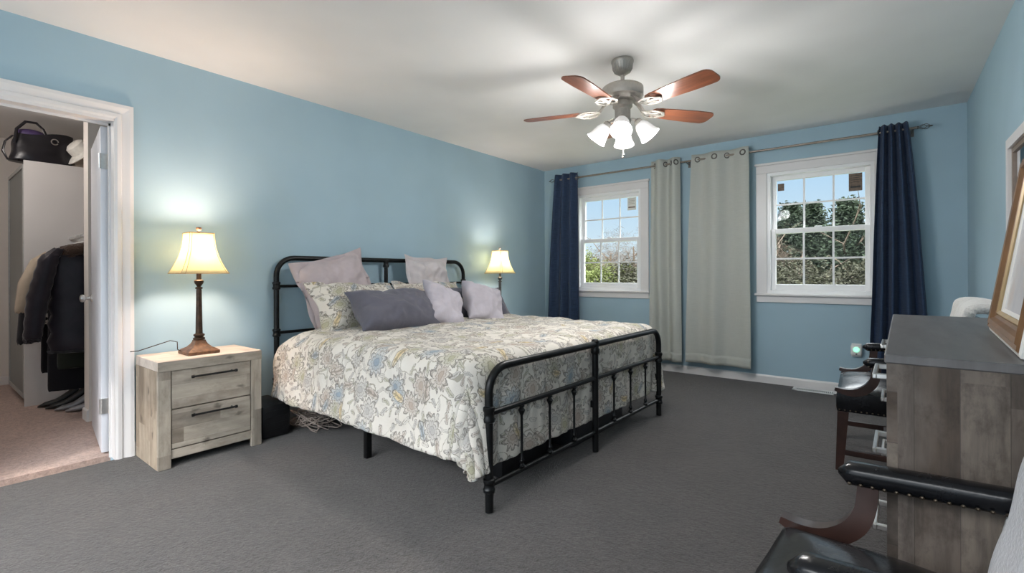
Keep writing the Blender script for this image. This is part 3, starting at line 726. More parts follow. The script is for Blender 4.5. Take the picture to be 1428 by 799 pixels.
pillow('long_pillow', 'slate-grey pillow mostly hidden behind the two lilac throw pillows', (.53, 3.30, .805), .86, .36, .2, 0, 36, -4, 'dkgrey', .012, 6)
pillow('throw_pillow', 'small lilac-grey throw pillow between slate pillow and the other throw pillow', (.72, 2.72, .82), .40, .40, .19, 4, 32, -24, 'lilac', 0., 7, pinch=.1)
pillow('throw_pillow', 'small lilac-grey throw pillow, rightmost in front of the hidden slate one', (.71, 3.22, .815), .42, .40, .19, -2, 32, -16, 'lilac', 0., 8, pinch=.1)

# things under the bed
bn = thing('storage_bin', 'dark storage bin under the foot end of the bed', 'bin', (1.78, 2.9, 0))
bm = bmesh.new(); box(bm, -.26, .26, -.36, .36, 0, .19, .02); finish('body', bm, 'darkbin', bn, True); B('lid', -.28, .28, -.38, .38, .19, .215, M['blackplastic'], bn, .006)
bn = thing('storage_bin', 'low black storage bin under the near side of the bed', 'bin', (1.62, 2.15, 0))
bm = bmesh.new(); box(bm, -.36, .36, -.22, .22, 0, .16, .02); finish('body', bm, 'blackplastic', bn, True); B('lid', -.38, .38, -.24, .24, .16, .185, 'blackplastic', bn, .006)
bn = thing('storage_bin', 'black storage bin under the bed near the headboard', 'bin', (.75, 2.3, 0))
bm = bmesh.new(); box(bm, -.30, .30, -.3, .3, 0, .2, .02); finish('body', bm, 'blackplastic', bn, True); B('lid', -.32, .32, -.32, .32, .2, .225, 'blackplastic', bn, .006)
bm = bmesh.new(); box(bm, .05, .37, 1.44, 1.63, 0, .22, .02)
for k in range(4): box(bm, .366, .372, 1.46, 1.61, .05 + k * .04, .06 + k * .04)
tag(finish('black_box', bm, 'blackplastic', None, True), 'black box on the carpet between nightstand and bed', 'box')
bm = bmesh.new(); rng = random.Random(3)
for q in range(4):
    pts = []
    for k in range(40):
        a = k * .55 + q; pts.append((.42 + .13 * math.sin(a * .7 + q) + .07 * math.cos(a * 1.9), 1.78 + .09 * math.cos(a * .9 + q * 2), .03 + .045 * (1 + math.sin(a * 1.3 + q))))
    tube(bm, pts, .0035, 5)
tag(finish('cable_tangle', bm, 'cable', None, True), 'tangle of pale cables on the carpet under the bed head', 'cable')

# ------------------------------------------------------------------ nightstands
def nightstand(y0, y1, label, drw=True):
    x1, zt = .418, .60; w = y1 - y0
    r = thing('nightstand', label, 'nightstand', (.02, y0, 0), 0, 'matching nightstands')
    X = x1 - .02; L = lambda *a, **k: B(*a, parent=r, **k)
    bm = bmesh.new(); box(bm, 0, X, 0, w, zt - .055, zt, .003, 1); finish('top', bm, ['nsT'], r, True)
    B('top_rail', X - .001, X + .003, 0, w, zt - .056, zt - .002, 'nsH', r)
    for ya, yb in ((0, .018), (w - .018, w)): B('side_panel', 0, X - .02, ya, yb, 0, zt - .055, 'nsS', r)
    for ya, yb in ((0, .062), (w - .062, w)): B('front_post', X - .022, X, ya, yb, 0, zt - .055, 'nsV', r, .002, 1)
    B('bottom_rail', X - .03, X - .006, .062, w - .062, .05, .10, 'nsH', r)
    B('back_panel', 0, .012, .018, w - .018, .06, zt - .055, 'nsH', r); B('shelf_board', .012, X - .03, .018, w - .018, .06, .075, 'nsH', r)
    for z0, z1 in ((.106, .322), (.328, .542)):
        d_ = B('drawer', X - .3, X - .004, .066, w - .066, z0, z1, 'nsH', r, .002, 1)
        bm = bmesh.new(); yc = w / 2; zc = z0 + (z1 - z0) * .8
        tube(bm, [(X + .026, yc - .115, zc), (X + .026, yc + .115, zc)], .006, 10)
        for s in (-1, 1):
            tube(bm, [(X - .004, yc + s * .1, zc), (X + .026, yc + s * .1, zc)], .005, 8); lathe(bm, [(.0, -.008), (.009, -.006), (.009, .006), (.0, .008)], (X + .026, yc + s * .115, zc), 10, Matrix.Rotation(PI / 2, 4, 'X'))
        finish('handle', bm, 'black', d_, True)
    return r
nightstand(.862, 1.414, 'whitewashed plank nightstand with two drawers beside the closet door')
nightstand(3.80, 4.352, 'pale nightstand on the far side of the bed, under the window-side lamp')

# ------------------------------------------------------------------ table lamps
def lamp(x, y, z, label, rz, mats, power, col, cord):
    r = thing('table_lamp', label, 'lamp', (x, y, z), rz, 'matching table lamps')
    def sq(prof, bm):
        rings = []
        for h_, zz in prof: rings.append([bm.verts.new((sx_ * h_, sy_ * h_, zz)) for sx_, sy_ in ((-1, -1), (1, -1), (1, 1), (-1, 1))])
        for a, b in zip(rings, rings[1:]):
            for k in range(4): bm.faces.new((a[k], a[(k + 1) % 4], b[(k + 1) % 4], b[k]))
        bm.faces.new(rings[0][::-1]); bm.faces.new(rings[-1])
    bm = bmesh.new(); sq([(.083, 0), (.085, .004), (.085, .018), (.078, .024), (.074, .028), (.052, .04), (.036, .058), (.028, .075), (.028, .082)], bm); finish('base', bm, mats[0], r, True, auto=25)
    bm = bmesh.new(); lathe(bm, [(.026, .08), (.032, .086), (.032, .094), (.022, .1), (.03, .108), (.03, .116), (.019, .122)], n=20)
    lathe(bm, [(.019, .12), (.0165, .25), (.0145, .385), (.013, .395)], n=20)
    lathe(bm, [(.013, .392), (.02, .396), (.02, .402), (.011, .408), (.012, .412), (.024, .43), (.026, .444), (.02, .45), (.013, .452), (.013, .515)], n=20); finish('column', bm, mats[1], r, True)
    # harp and bulb
    bm = bmesh.new(); tube(bm, [(0, -.03, .5), (0, -.05, .56), (0, -.045, .66), (0, 0, .735), (0, .045, .66), (0, .05, .56), (0, .03, .5)], .002, 6); finish('harp', bm, 'nickel', r, True)
    bm = bmesh.new(); lathe(bm, [(.012, .515), (.013, .53), (.026, .565), (.03, .585), (.024, .61), (.012, .622), (.001, .625)], n=14); finish('bulb', bm, 'bulb_warm' if col[2] < .7 else 'bulb_on', r, True)
    # square bell shade
    def hw(t): return .128 - .062 * (1 - (1 - t) ** 2.1) + .012 * t * 0
    zb, zt = .49, .735; N = 12; bm = bmesh.new(); rings = []
    def corner(h_, zz):
        out = []; cut = h_ * .13
        for sx_, sy_ in ((-1, -1), (1, -1), (1, 1), (-1, 1)):
            if sx_ * sy_ > 0: out += [(sx_ * h_, sy_ * (h_ - cut), zz), (sx_ * (h_ - cut), sy_ * h_, zz)]
            else: out += [(sx_ * (h_ - cut), sy_ * h_, zz), (sx_ * h_, sy_ * (h_ - cut), zz)]
        return out
    for k in range(N + 1):
        t = k / N; rings.append([bm.verts.new(c) for c in corner(hw(t), zb + (zt - zb) * t)])
    for a, b in zip(rings, rings[1:]):
        for k in range(8): bm.faces.new((a[k], a[(k + 1) % 8], b[(k + 1) % 8], b[k]))
    sh = finish('lamp_shade', bm, 'shade', r, True, auto=25); solid(sh, .0018, 0)
    bm = bmesh.new()
    for t in (0, 1): tube(bm, corner(hw(t), zb + (zt - zb) * t), .0032, 6, closed=True)
    for k in range(4):
        for q in (0, 1):
            tube(bm, [corner(hw(i / 8) + .0005, zb + (zt - zb) * i / 8)[2 * k + q] for i in range(9)], .0016, 5)
    tube(bm, [(-.06, 0, .733), (.06, 0, .733)], .002, 5); tube(bm, [(0, -.06, .733), (0, .06, .733)], .002, 5)
    finish('shade_piping', bm, 'shadetrim', sh, True)
    bm = bmesh.new(); lathe(bm, [(.005, .735), (.009, .742), (.006, .748), (.013, .756), (.015, .764), (.014, .772), (.0, .774)], n=14); finish('finial', bm, mats[0], r, True)
    if cord:
        bm = bmesh.new(); tube(bm, [(-.03, -.07, .012), (-.045, -.1, .03), (-.05, -.1, .075), (-.07, -.13, .085), (-.1, -.2, .06), (-.13, -.27, .035), (-.17, -.3, .03)], .0028, 6); finish('cord', bm, 'bronze', r, True)
    l = bpy.data.lights.new('lamp_bulb_light', 'POINT'); l.energy = power; l.color = col; l.shadow_soft_size = .055
    lo = bpy.data.objects.new('lamp_bulb_light', l); COL.objects.link(lo); lo.location = (0, 0, .66); lo.parent = r
    return r
M['brownlamp'] = simple('antique_brown_resin', srgb(104, 72, 50), .45, .15, nscale=45, namt=.5)
M['greylamp'] = simple('dark_pewter_lamp', srgb(84, 84, 82), .4, .5, nscale=40, namt=.3)
lamp(.235, 1.125, .60, 'lit table lamp with square ivory shade on the nightstand by the closet door', 0., ('brownlamp', 'bronze'), 36, (1, .745, .58), True)
lamp(.22, 4.05, .60, 'lit table lamp with white shade beyond the bed, near the window corner', 0., ('greylamp', 'greylamp'), 17, (1, .83, .73), False)

# ------------------------------------------------------------------ ceiling fan
fan = thing('ceiling_fan', 'five-blade ceiling fan with cherry blades and four lit glass shades', 'ceiling fan', (2.24, 2.837, H), 0)
bm = bmesh.new(); lathe(bm, [(.066, 0), (.07, -.006), (.07, -.018), (.064, -.03), (.06, -.055), (.046, -.078), (.03, -.09), (.022, -.096)], n=32)
for k in range(24):
    a = 2 * PI * k / 24; tube(bm, [(.0635 * math.cos(a), .0635 * math.sin(a), -.024), (.0605 * math.cos(a), .0605 * math.sin(a), -.056), (.049 * math.cos(a), .049 * math.sin(a), -.077)], .0025, 5)
finish('canopy', bm, 'nickel', fan, True)
bm = bmesh.new(); tube(bm, [(0, 0, -.09), (0, 0, -.17)], .0125, 14); finish('downrod', bm, 'nickel', fan, True)
bm = bmesh.new(); lathe(bm, [(.03, -.155), (.075, -.16), (.115, -.17), (.128, -.18), (.13, -.19), (.13, -.232), (.126, -.24), (.1, -.248), (.088, -.262), (.06, -.268)], n=40); finish('motor_housing', bm, 'nickel', fan, True)
bm = bmesh.new(); lathe(bm, [(.06, -.262), (.062, -.30), (.052, -.31), (.047, -.315), (.047, -.375), (.055, -.38), (.05, -.40), (.03, -.415), (.0, -.42)], n=32)
for k in range(28):
    a = 2 * PI * k / 28; tube(bm, [(.047 * math.cos(a), .047 * math.sin(a), -.318), (.047 * math.cos(a), .047 * math.sin(a), -.372)], .0022, 5)
finish('switch_housing', bm, 'nickel', fan, True)
for k in range(5):
    a = math.radians(54 + 72 * k); Rz = Matrix.Rotation(a, 4, 'Z'); pitch = Matrix.Rotation(math.radians(-11), 4, 'X')
    # iron
    bm = bmesh.new()
    tube(bm, [(.085, 0, -.255), (.115, 0, -.275), (.145, 0, -.312), (.185, 0, -.324)], [(.024, .008), (.024, .007), (.022, .006), (.02, .006)], 8)
    for s in (-1, 1): tube(bm, [(.145, 0, -.314), (.17, s * .04, -.324), (.21, s * .06, -.327), (.26, s * .05, -.327), (.295, 0, -.327)], [(.01, .005)] * 5, 8)
    tube(bm, [(.18, 0, -.324), (.235, 0, -.327), (.295, 0, -.327)], [(.016, .005), (.018, .005), (.012, .005)], 8)
    for s in (-1, 1): tube(bm, [(.195, 0, -.325), (.25, s * .05, -.327)], [(.009, .004)] * 2, 6)
    ir = finish('blade_iron', bm, 'nickel', fan, True); ir.matrix_local = Rz
    # blade with rounded tip
    bm = bmesh.new(); out = []
    x0, x1 = .205, .655
    hwid = lambda t: .052 + .017 * min(1, t * 1.4)
    top = [(x0 + (x1 - .045 - x0) * i / 8, hwid(i / 8)) for i in range(9)]
    tip = [(x1 - .045 + .045 * math.sin(q), .069 - .045 + .045 * math.cos(q) ) for q in [PI / 2 * j / 5 for j in range(1, 6)]]
    prof2 = [(x0, .03)] + [(x0 + .012, .047)] + top[1:] + tip
    poly = prof2 + [(x, -y) for x, y in prof2[::-1]]
    prism(bm, poly, 'z', -.0035, .0035)
    for v in bm.verts: v.co = Matrix.Translation((0, 0, -.314)) @ (pitch @ v.co)
    bl = finish('blade', bm, 'blade', fan, False); bl.matrix_local = Rz
for k in range(4):
    a = math.radians(-68 + 90 * k); Rz = Matrix.Rotation(a, 4, 'Z')
    bm = bmesh.new(); tube(bm, [(.03, 0, -.385), (.06, 0, -.38), (.085, 0, -.39), (.096, 0, -.41)], .008, 8)
    ax = Matrix.Rotation(math.radians(-38), 4, 'Y') @ Matrix.Rotation(PI, 4, 'X')
    lathe(bm, [(.012, -.01), (.024, 0), (.027, .012), (.027, .03), (.02, .032)], (.09, 0, -.395), 16, ax); am = finish('lamp_arm', bm, 'nickel', fan, True); am.matrix_local = Rz
    bm = bmesh.new(); lathe(bm, [(.024, .02), (.034, .03), (.044, .05), (.049, .075), (.054, .1), (.064, .125), (.066, .13)], (.09, 0, -.395), 24, ax, cap=False)
    sh = finish('glass_shade', bm, 'fanglass', fan, True); sh.matrix_local = Rz; solid(sh, .003)
    bm = bmesh.new(); lathe(bm, [(.01, .03), (.012, .045), (.021, .07), (.022, .085), (.014, .1), (.001, .104)], (.09, 0, -.395), 14, ax); bb_ = finish('bulb', bm, 'bulb_on', fan, True); bb_.matrix_local = Rz
for x, y, L in ((.02, -.03, .2), (-.015, .03, .2)):
    bm = bmesh.new(); tube(bm, [(x, y, -.4), (x, y, -.4 - L)], .0012, 5); lathe(bm, [(.0, .0), (.005, -.004), (.007, -.012), (.0, -.02)], (x, y, -.4 - L), 10); finish('pull_chain', bm, 'pewter', fan, True)
l = bpy.data.lights.new('fan_light', 'POINT'); l.energy = 18; l.color = (1, .985, .97); l.shadow_soft_size = .07
for k in range(4):
    a = math.radians(-68 + 90 * k); lo = bpy.data.objects.new('fan_light', l); COL.objects.link(lo); lo.location = (.185 * math.cos(a), .185 * math.sin(a), -.515); lo.parent = fan

# ------------------------------------------------------------------ curtains
RY, RZ = D - .10, 2.272
rod = thing('curtain_rod', 'long thin pewter curtain rod across both windows with twisted finials', 'curtain rod', (0, RY, RZ))
bm = bmesh.new(); tube(bm, [(.24, 0, 0), (3.76, 0, 0)], .0105, 12); finish('pole', bm, 'rodmetal', rod, True)
for s, x in ((-1, .24), (1, 3.76)):
    bm = bmesh.new()
    for q in range(4):
        pts = []
        for i in range(13):
            t = i / 12; a = q * PI / 2 + t * 2.4; rr_ = .003 + .02 * math.sin(PI * t); pts.append((x + s * (.012 + .075 * t), rr_ * math.cos(a), rr_ * math.sin(a)))
        tube(bm, pts, .0024, 6)
    lathe(bm, [(.0, 0), (.012, .003), (.012, .014), (.0, .016)], (x, 0, 0), 12, Matrix.Rotation(s * PI / 2, 4, 'Y'))
    lathe(bm, [(.0, 0), (.007, .004), (.005, .014), (.0, .018)], (x + s * .085, 0, 0), 12, Matrix.Rotation(s * PI / 2, 4, 'Y'))
    finish('finial', bm, 'pewter', rod, True)
for x in (.215, 1.89, 3.735):
    bm = bmesh.new(); tube(bm, [(x, .10, -.02), (x, .03, -.02), (x, 0, -.01)], .005, 8); box(bm, x - .012, x + .012, .094, .1, -.05, .02); finish('bracket', bm, 'pewter', rod, True)
def curtain(label, xt0, xt1, xb0, xb1, ztop, zbot, nfold, amp_t, amp_b, mat, seed, group, phase=0., rings=(), hem=True, yoff=0.):
    r = thing('curtain', label, 'curtain', ((xt0 + xt1) / 2, RY, zbot), 0, group); ox = (xt0 + xt1) / 2
    def fn(u, v):
        t = v ** .8
        x = (xt0 + (xt1 - xt0) * u) * (1 - t) + (xb0 + (xb1 - xb0) * u) * t
        uu = u + .035 * math.sin(2 * PI * u * 1.3 + seed) * t
        y = (amp_t * (1 - t) + amp_b * t) * math.sin(2 * PI * nfold * uu + phase + .5 * math.sin(seed + 3 * v) * v)
        y += yoff + .012 * fbm((u * 5, v * 2, 0), 1., seed) * v
        x += .010 * fbm((u * 4, v * 3, 3), 1., seed) * v
        y = min(y, .062)
        return Vector((x - ox, y, ztop - (ztop - zbot) * v - zbot))
    bm = bmesh.new(); grid(bm, fn, 120, 50); o = finish('panel', bm, mat, r, True, auto=0); solid(o, .002)
    if hem:
        bm = bmesh.new(); grid(bm, lambda u, v: fn(u, .955 + .0455 * v) + Vector((0, -.0025, 0)), 120, 3); h_ = finish('hem', bm, mat, r, True, auto=0); solid(h_, .002)
    for u in rings:
        v0 = (ztop - RZ) / (ztop - zbot); p_ = fn(u, v0)
        bm = bmesh.new(); d_ = .004
        tg = (fn(u + .01, v0) - fn(u - .01, v0)); tg.normalize(); nrm = tg.cross(Vector((0, 0, 1))).normalized()
        mt = nrm.to_track_quat('Z', 'Y').to_matrix().to_4x4()
        lathe(bm, [(.019, -d_), (.028, -d_), (.031, 0), (.028, d_), (.019, d_), (.018, 0), (.019, -d_)], p_, 18, mt, cap=False); finish('grommet', bm, 'pewter', r, True)
    return r
curtain('dark navy curtain at the left edge of the left-hand window', 0.245, .575, .12, .60, 2.335, .06, 3.0, .028, .042, 'navy', 1, 'navy curtains', PI, rings=(.9,), yoff=-.024)
curtain('narrow ivory curtain covering the right edge of the left-hand window', 1.505, 1.825, 1.475, 1.84, 2.325, .135, 2.0, .035, .035, 'sheer', 2, 'ivory curtains', .6, rings=(.12, .5, .72, .9), yoff=-.026)
curtain('wide ivory curtain hanging left of the right-hand window', 1.955, 2.505, 1.88, 2.52, 2.325, .145, 2.0, .026, .03, 'sheer', 3, 'ivory curtains', -.6, rings=(.1, .42, .62, .9), yoff=-.024)
curtain('dark navy curtain at the right edge of the right-hand window', 3.515, 3.705, 3.44, 3.86, 2.325, .06, 4.0, .03, .045, 'navy', 4, 'navy curtains', .3, rings=(.03,), yoff=-.03)

# plug-in and floor register
r = thing('plug_in_night_light', 'white plug-in device with a green light on the wall by the navy curtain', 'night light', (3.35, D, .39))
B('outlet_plate', -.037, .037, -.006, 0, -.06, .06, 'white', r, .002, 1)
bm = bmesh.new(); box(bm, -.042, .042, -.045, -.006, -.045, .05, .014, 3); finish('body', bm, 'white', r, True)
bm = bmesh.new(); lathe(bm, [(.024, 0), (.024, .003), (.02, .006), (.013, .007), (.011, .004), (0.001, .004)], (0, -.045, .01), 24, Matrix.Rotation(PI / 2, 4, 'X')); finish('light', bm, 'led', r, True)
bm = bmesh.new(); box(bm, -.006, .006, -.048, -.044, -.034, -.026); finish('slot', bm, 'blackplastic', r)
r = thing('floor_register', 'white metal floor vent in the carpet below the right-hand window', 'vent', (3.04, D - .11, 0))
bm = bmesh.new(); box(bm, -.17, .17, -.06, -.048, 0, .008); box(bm, -.17, .17, .048, .06, 0, .008); box(bm, -.17, -.15, -.06, .06, 0, .008); box(bm, .15, .17, -.06, .06, 0, .008); finish('frame', bm, 'white', r)
bm = bmesh.new()
for k in range(21): box(bm, -.146 + k * .0143, -.139 + k * .0143, -.05, .05, .001, .006)
finish('louvres', bm, 'white', r); B('duct_dark_sheet', -.15, .15, -.05, .05, 0., .0012, 'blackplastic', r)  # flat black sheet paints the darkness of the duct under the louvres

# ------------------------------------------------------------------ dresser
dz, dy1 = .885, 1.44
dres = thing('dresser', 'grey-topped reclaimed-wood dresser with silver handles at the right wall', 'dresser', (3.562, dy1, 0), math.radians(-1.1)); DL, DD = 1.40, .43
B('top', -.004, DD, -.004, DL + .004, dz - .022, dz, 'dtop', dres, .003, 1)
B('end_panel', .02, DD, 0, .022, .0, dz - .022, 'barn', dres); B('end_panel', .02, DD, DL - .022, DL, 0., dz - .022, 'barn', dres)
for a, b in ((0, .03), (DL - .03, DL)): B('front_stile', 0, .02, a, b, 0, dz - .022, 'barnF', dres)
B('back_panel', DD - .012, DD, .022, DL - .022, .05, dz - .022, 'barnF', dres); B('plinth', .004, .02, .03, DL - .03, .03, .09, 'barnF', dres)
for c in range(2):
    for k, zc in enumerate((.845, .64, .425)):
        z0, z1 = ((.70, .85), (.42, .69), (.10, .41))[k]; ya = .035 + c * (DL / 2 - .035); yb = ya + DL / 2 - .04
        d_ = B('drawer', .002, .38, ya, yb, z0, z1, 'barnF', dres, .002, 1)
        zh = (.80, .60, .395)[k]; ym = (ya + yb) / 2 - .1
        bm = bmesh.new(); box(bm, -.034, -.024, ym - .095, ym + .095, zh - .007, zh + .007, .002, 1)
        for s in (-1, 1): box(bm, -.03, .003, ym + s * .085 - .007, ym + s * .085 + .007, zh - .007, zh + .007, .002, 1)
        finish('handle', bm, 'chrome', d_, True)

# leaning picture frame on the dresser
pf = thing('picture_frame', 'gilt wood picture frame with a pale print leaning on the dresser', 'picture frame', (3.81, 1.50, dz + .001), 0)
lean = math.radians(8.5)
ML = Matrix.Translation((0, 0, 0)) @ Matrix.Rotation(math.radians(-3.), 4, 'Z') @ Matrix.Rotation(lean, 4, 'Y')
FW, FH = .70, .56
def framepart(nm, prof_, mat):      # prof_: (inset from outer edge, proud)  picture faces -x
    bm = bmesh.new(); rows = []
    for (cy, cz) in ((0, 0), (FW, 0), (FW, FH), (0, FH)):
        sy_ = 1 if cy == 0 else -1; sz_ = 1 if cz == 0 else -1
        rows.append([bm.verts.new(ML @ Vector((-p_[1], cy + sy_ * p_[0], cz + sz_ * p_[0]))) for p_ in prof_])
    for i in range(4):
        a, b = rows[i], rows[(i + 1) % 4]
        for k in range(len(prof_)): bm.faces.new((a[k], a[(k + 1) % len(prof_)], b[(k + 1) % len(prof_)], b[k]))
    return finish(nm, bm, mat, pf, False)
framepart('outer_edge', [(0, -.012), (0, .018), (.008, .022), (.008, -.012)], 'frameedge')
framepart('moulding', [(.008, -.012), (.008, .020), (.014, .027), (.022, .024), (.028, .03), (.04, .028), (.048, .018), (.056, .014), (.056, -.012)], 'gold')
framepart('gilt_lip', [(.056, -.012), (.056, .012), (.062, .017), (.07, .012), (.07, -.012)], 'gilt')
framepart('liner', [(.07, -.012), (.07, .008), (.084, -.002), (.084, -.012)], 'frameedge')
bm = bmesh.new(); vs = box(bm, -.002, .010, .08, FW - .08, .08, FH - .08)
for v in bm.verts: v.co = ML @ v.co
finish('print', bm, 'print', pf)
# wall mirror
mr = thing('wall_mirror', 'white-framed mirror on the right wall behind the gilt picture frame', 'mirror', (W, 2.56, .93))
def mframe(nm, i0, i1, d0, d1, mat):
    bm = bmesh.new(); L_, h_ = .905, .815
    for a in ((i0, L_ - i0, i0, i1), (i0, L_ - i0, h_ - i1, h_ - i0)): box(bm, -d1, -d0, *a)
    for a in ((i0, i1, i1, h_ - i1), (L_ - i1, L_ - i0, i1, h_ - i1)): box(bm, -d1, -d0, *a)
    finish(nm, bm, mat, mr)
mframe('frame', 0, .05, 0.001, .032, 'trim'); mframe('inner_frame', .05, .075, 0.001, .018, 'taupeframe')
B('mirror_glass', -.01, -.002, .07, .835, .07, .745, 'mirror', mr)

# ------------------------------------------------------------------ armchairs
def armchair(label, loc, rz, WD, SDp, seed):
    """local: chair faces -x, front-corner tips at x=0, y=+-WD/2"""
    r = thing('armchair', label, 'chair', loc, rz, 'black leather armchairs'); hw = WD / 2; SZ = .425; AZ = .615
    # seat cushion (rounded, crowned)
    bm = bmesh.new()
    n = 26
    def sf(u, v):
        X, Y = 2 * u - 1, 2 * v - 1
        cx_ = SDp / 2 + X * SDp / 2; cy_ = Y * (hw - .012) * (1 - .08 * max(0, X))
        ed = max(abs(X), abs(Y)) ** 6
        z = SZ + .022 + .026 * (1 - X * X) * (1 - Y * Y) - .018 * ed + .004 * fbm((cx_, cy_, 0), 7., seed)
        return Vector((cx_ + .0, cy_, z))
    vs = grid(bm, sf, n, n)
    ring = [vs[i][0] for i in range(n + 1)] + [vs[n][j] for j in range(1, n + 1)] + [vs[i][n] for i in range(n - 1, -1, -1)] + [vs[0][j] for j in range(n - 1, 0, -1)]
    prev = ring
    for dz_, sc in ((-.03, 1.012), (-.075, 1.012), (-.1, .995)):
        nr = [bm.verts.new(Vector((SDp / 2 + (v.co.x - SDp / 2) * sc, v.co.y * sc, SZ + dz_))) for v in ring]
        for k in range(len(ring)): bm.faces.new((prev[k], prev[(k + 1) % len(ring)], nr[(k + 1) % len(ring)], nr[k]))
        prev = nr
    bm.faces.new(prev); st = finish('seat', bm, 'leather', r, True, auto=60)
    # nailheads along the lower edge of the seat
    bm = bmesh.new()
    def nail(c, nrm):
        q = Vector(nrm).to_track_quat('Z', 'Y').to_matrix().to_4x4(); lathe(bm, [(.0045, 0), (.004, .0018), (.0018, .003), (.0002, .0034)], c, 6, q)
    for i in range(24):
        y = -hw + .02 + (WD - .04) * i / 23; nail((-.0045, y, SZ - .09), (-1, 0, 0))
        if i < 20:
            for s in (-1, 1): nail((.012 + i * .024, s * (hw - .012) * 1.013, SZ - .09), (0, s, 0))
    finish('nailheads', bm, 'nail', st, False)
    # legs, apron, stretchers
    for x, sgn in ((.028, 1), (SDp - .02, 1)):
        for s in (-1, 1):
            bm = bmesh.new(); y = s * (hw - .035); k_ = .026
            top_ = [(x - k_, y - k_), (x + k_, y - k_), (x + k_, y + k_), (x - k_, y + k_)]
            sp = -.03 if x < .2 else .07; bt = [(x + sp * .6 + (px - x) * .68, y + (py - y) * .68) for px, py in top_]
            A = [bm.verts.new((px, py, SZ - .1)) for px, py in top_]; Bv = [bm.verts.new((px, py, 0)) for px, py in bt]
            for q in range(4): bm.faces.new((A[q], A[(q + 1) % 4], Bv[(q + 1) % 4], Bv[q]))
            bm.faces.new(A[::-1]); bm.faces.new(Bv); finish('leg', bm, 'mahog', r)
    for s in (-1, 1): B('stretcher', .03, SDp, s * (hw - .035) - .011, s * (hw - .035) + .011, .085, .115, 'mahog', r, .003, 1)
    B('stretcher', .22, .245, -hw + .045, hw - .045, .088, .112, 'mahog', r, .003, 1)
    # arms: swept wooden support + padded leather rest with nailheads
    path = [(-.008, .437), (.03, .428), (.075, .428), (.115, .445), (.145, .475), (.162, .515), (.168, .575)]
    wid = [.012, .020, .027, .031, .031, .029, .028]
    fine = []
    for i in range(len(path) - 1):
        p0, p1, p2, p3 = path[max(i - 1, 0)], path[i], path[i + 1], path[min(i + 2, len(path) - 1)]
        for q in range(5):
            t = q / 5; cat = lambda a, b, c, d: .5 * ((2 * b) + (-a + c) * t + (2 * a - 5 * b + 4 * c - d) * t * t + (-a + 3 * b - 3 * c + d) * t ** 3)
            fine.append((cat(p0[0], p1[0], p2[0], p3[0]), cat(p0[1], p1[1], p2[1], p3[1]), wid[i] * (1 - t) + wid[i + 1] * t))
    fine.append((path[-1][0], path[-1][1], wid[-1]))
    for s in (-1, 1):
        ya = s * (hw - .012); bm = bmesh.new(); rows = []
        for i, (x, z, w_) in enumerate(fine):
            a = fine[max(i - 1, 0)]; b = fine[min(i + 1, len(fine) - 1)]; t = Vector((b[0] - a[0], 0, b[1] - a[1])).normalized(); nrm = Vector((-t.z, 0, t.x))
            c = Vector((x, ya, z + .012)); rows.append([bm.verts.new(c + nrm * w_ * (.5 if k in (0, 1) else -.9) + Vector((0, .019 if k in (1, 2) else -.019, 0))) for k in range(4)])
        for a, b in zip(rows, rows[1:]):
            for k in range(4): bm.faces.new((a[k], a[(k + 1) % 4], b[(k + 1) % 4], b[k]))
        bm.faces.new(rows[0][::-1]); bm.faces.new(rows[-1])
        bmesh.ops.bevel(bm, geom=[e_ for e_ in bm.edges if e_.calc_face_angle(0) > 1.0], offset=.004, segments=2, affect='EDGES')
        arm = finish('arm', bm, 'mahog', r, True)
        bm = bmesh.new(); N = 18; rows = []
        for i in range(N + 1):
            t = i / N; x = .115 + (SDp - .06) * t; z = AZ - .014 + .018 * t
            k = min(1., math.sqrt(max(0., 1 - (1 - min(t, .07) / .07) ** 2)) * .75 + .25)
            ww = .031 * k * (1 - .12 * t); hh = .026 * k
            rows.append([bm.verts.new((x, ya + ww * math.copysign(abs(math.cos(a_)) ** .7, math.cos(a_)), z + hh * math.copysign(abs(math.sin(a_)) ** .75, math.sin(a_)))) for a_ in [2 * PI * q / 16 for q in range(16)]])
        for a, b in zip(rows, rows[1:]):
            for k in range(16): bm.faces.new((a[k], a[(k + 1) % 16], b[(k + 1) % 16], b[k]))
        bm.faces.new(rows[0][::-1]); bm.faces.new(rows[-1]); pad = finish('arm_pad', bm, 'leather', arm, True, auto=60)
        for q in (-1, 1):
            bm = bmesh.new()
            for i in range(19): nail((.14 + i * .0215, ya + q * .0295, AZ - .029 + .018 * (i / 19)), (0, q, -.35))
            finish('arm_nailheads', bm, 'nail', arm, False)
    # upholstered back, reclined
    bm = bmesh.new(); box(bm, -.045, .045, -hw + .03, hw - .03, 0, .44, .03, 4)
    for v in bm.verts:
        y = v.co.y / hw; v.co.x -= .02 * (1 - y * y) if v.co.x < 0 else 0; v.co.z += .03 * (1 - y * y) if v.co.z > .3 else 0
        v.co = Matrix.Translation((SDp + .02, 0, SZ - .03)) @ Matrix.Rotation(math.radians(11), 4, 'Y') @ v.co
    finish('backrest', bm, 'leather', r, True, auto=60)
    return r
CH1 = ((3.338, 1.15, 0), math.radians(-4.), .53, .43); CH2 = ((3.335, 3.49, 0), math.radians(2.), .70, .51)
armchair('black leather armchair in the foreground with a grey throw over its back', *CH1, 1)
armchair('black leather armchair between dresser and window wall with a white throw', *CH2, 2)

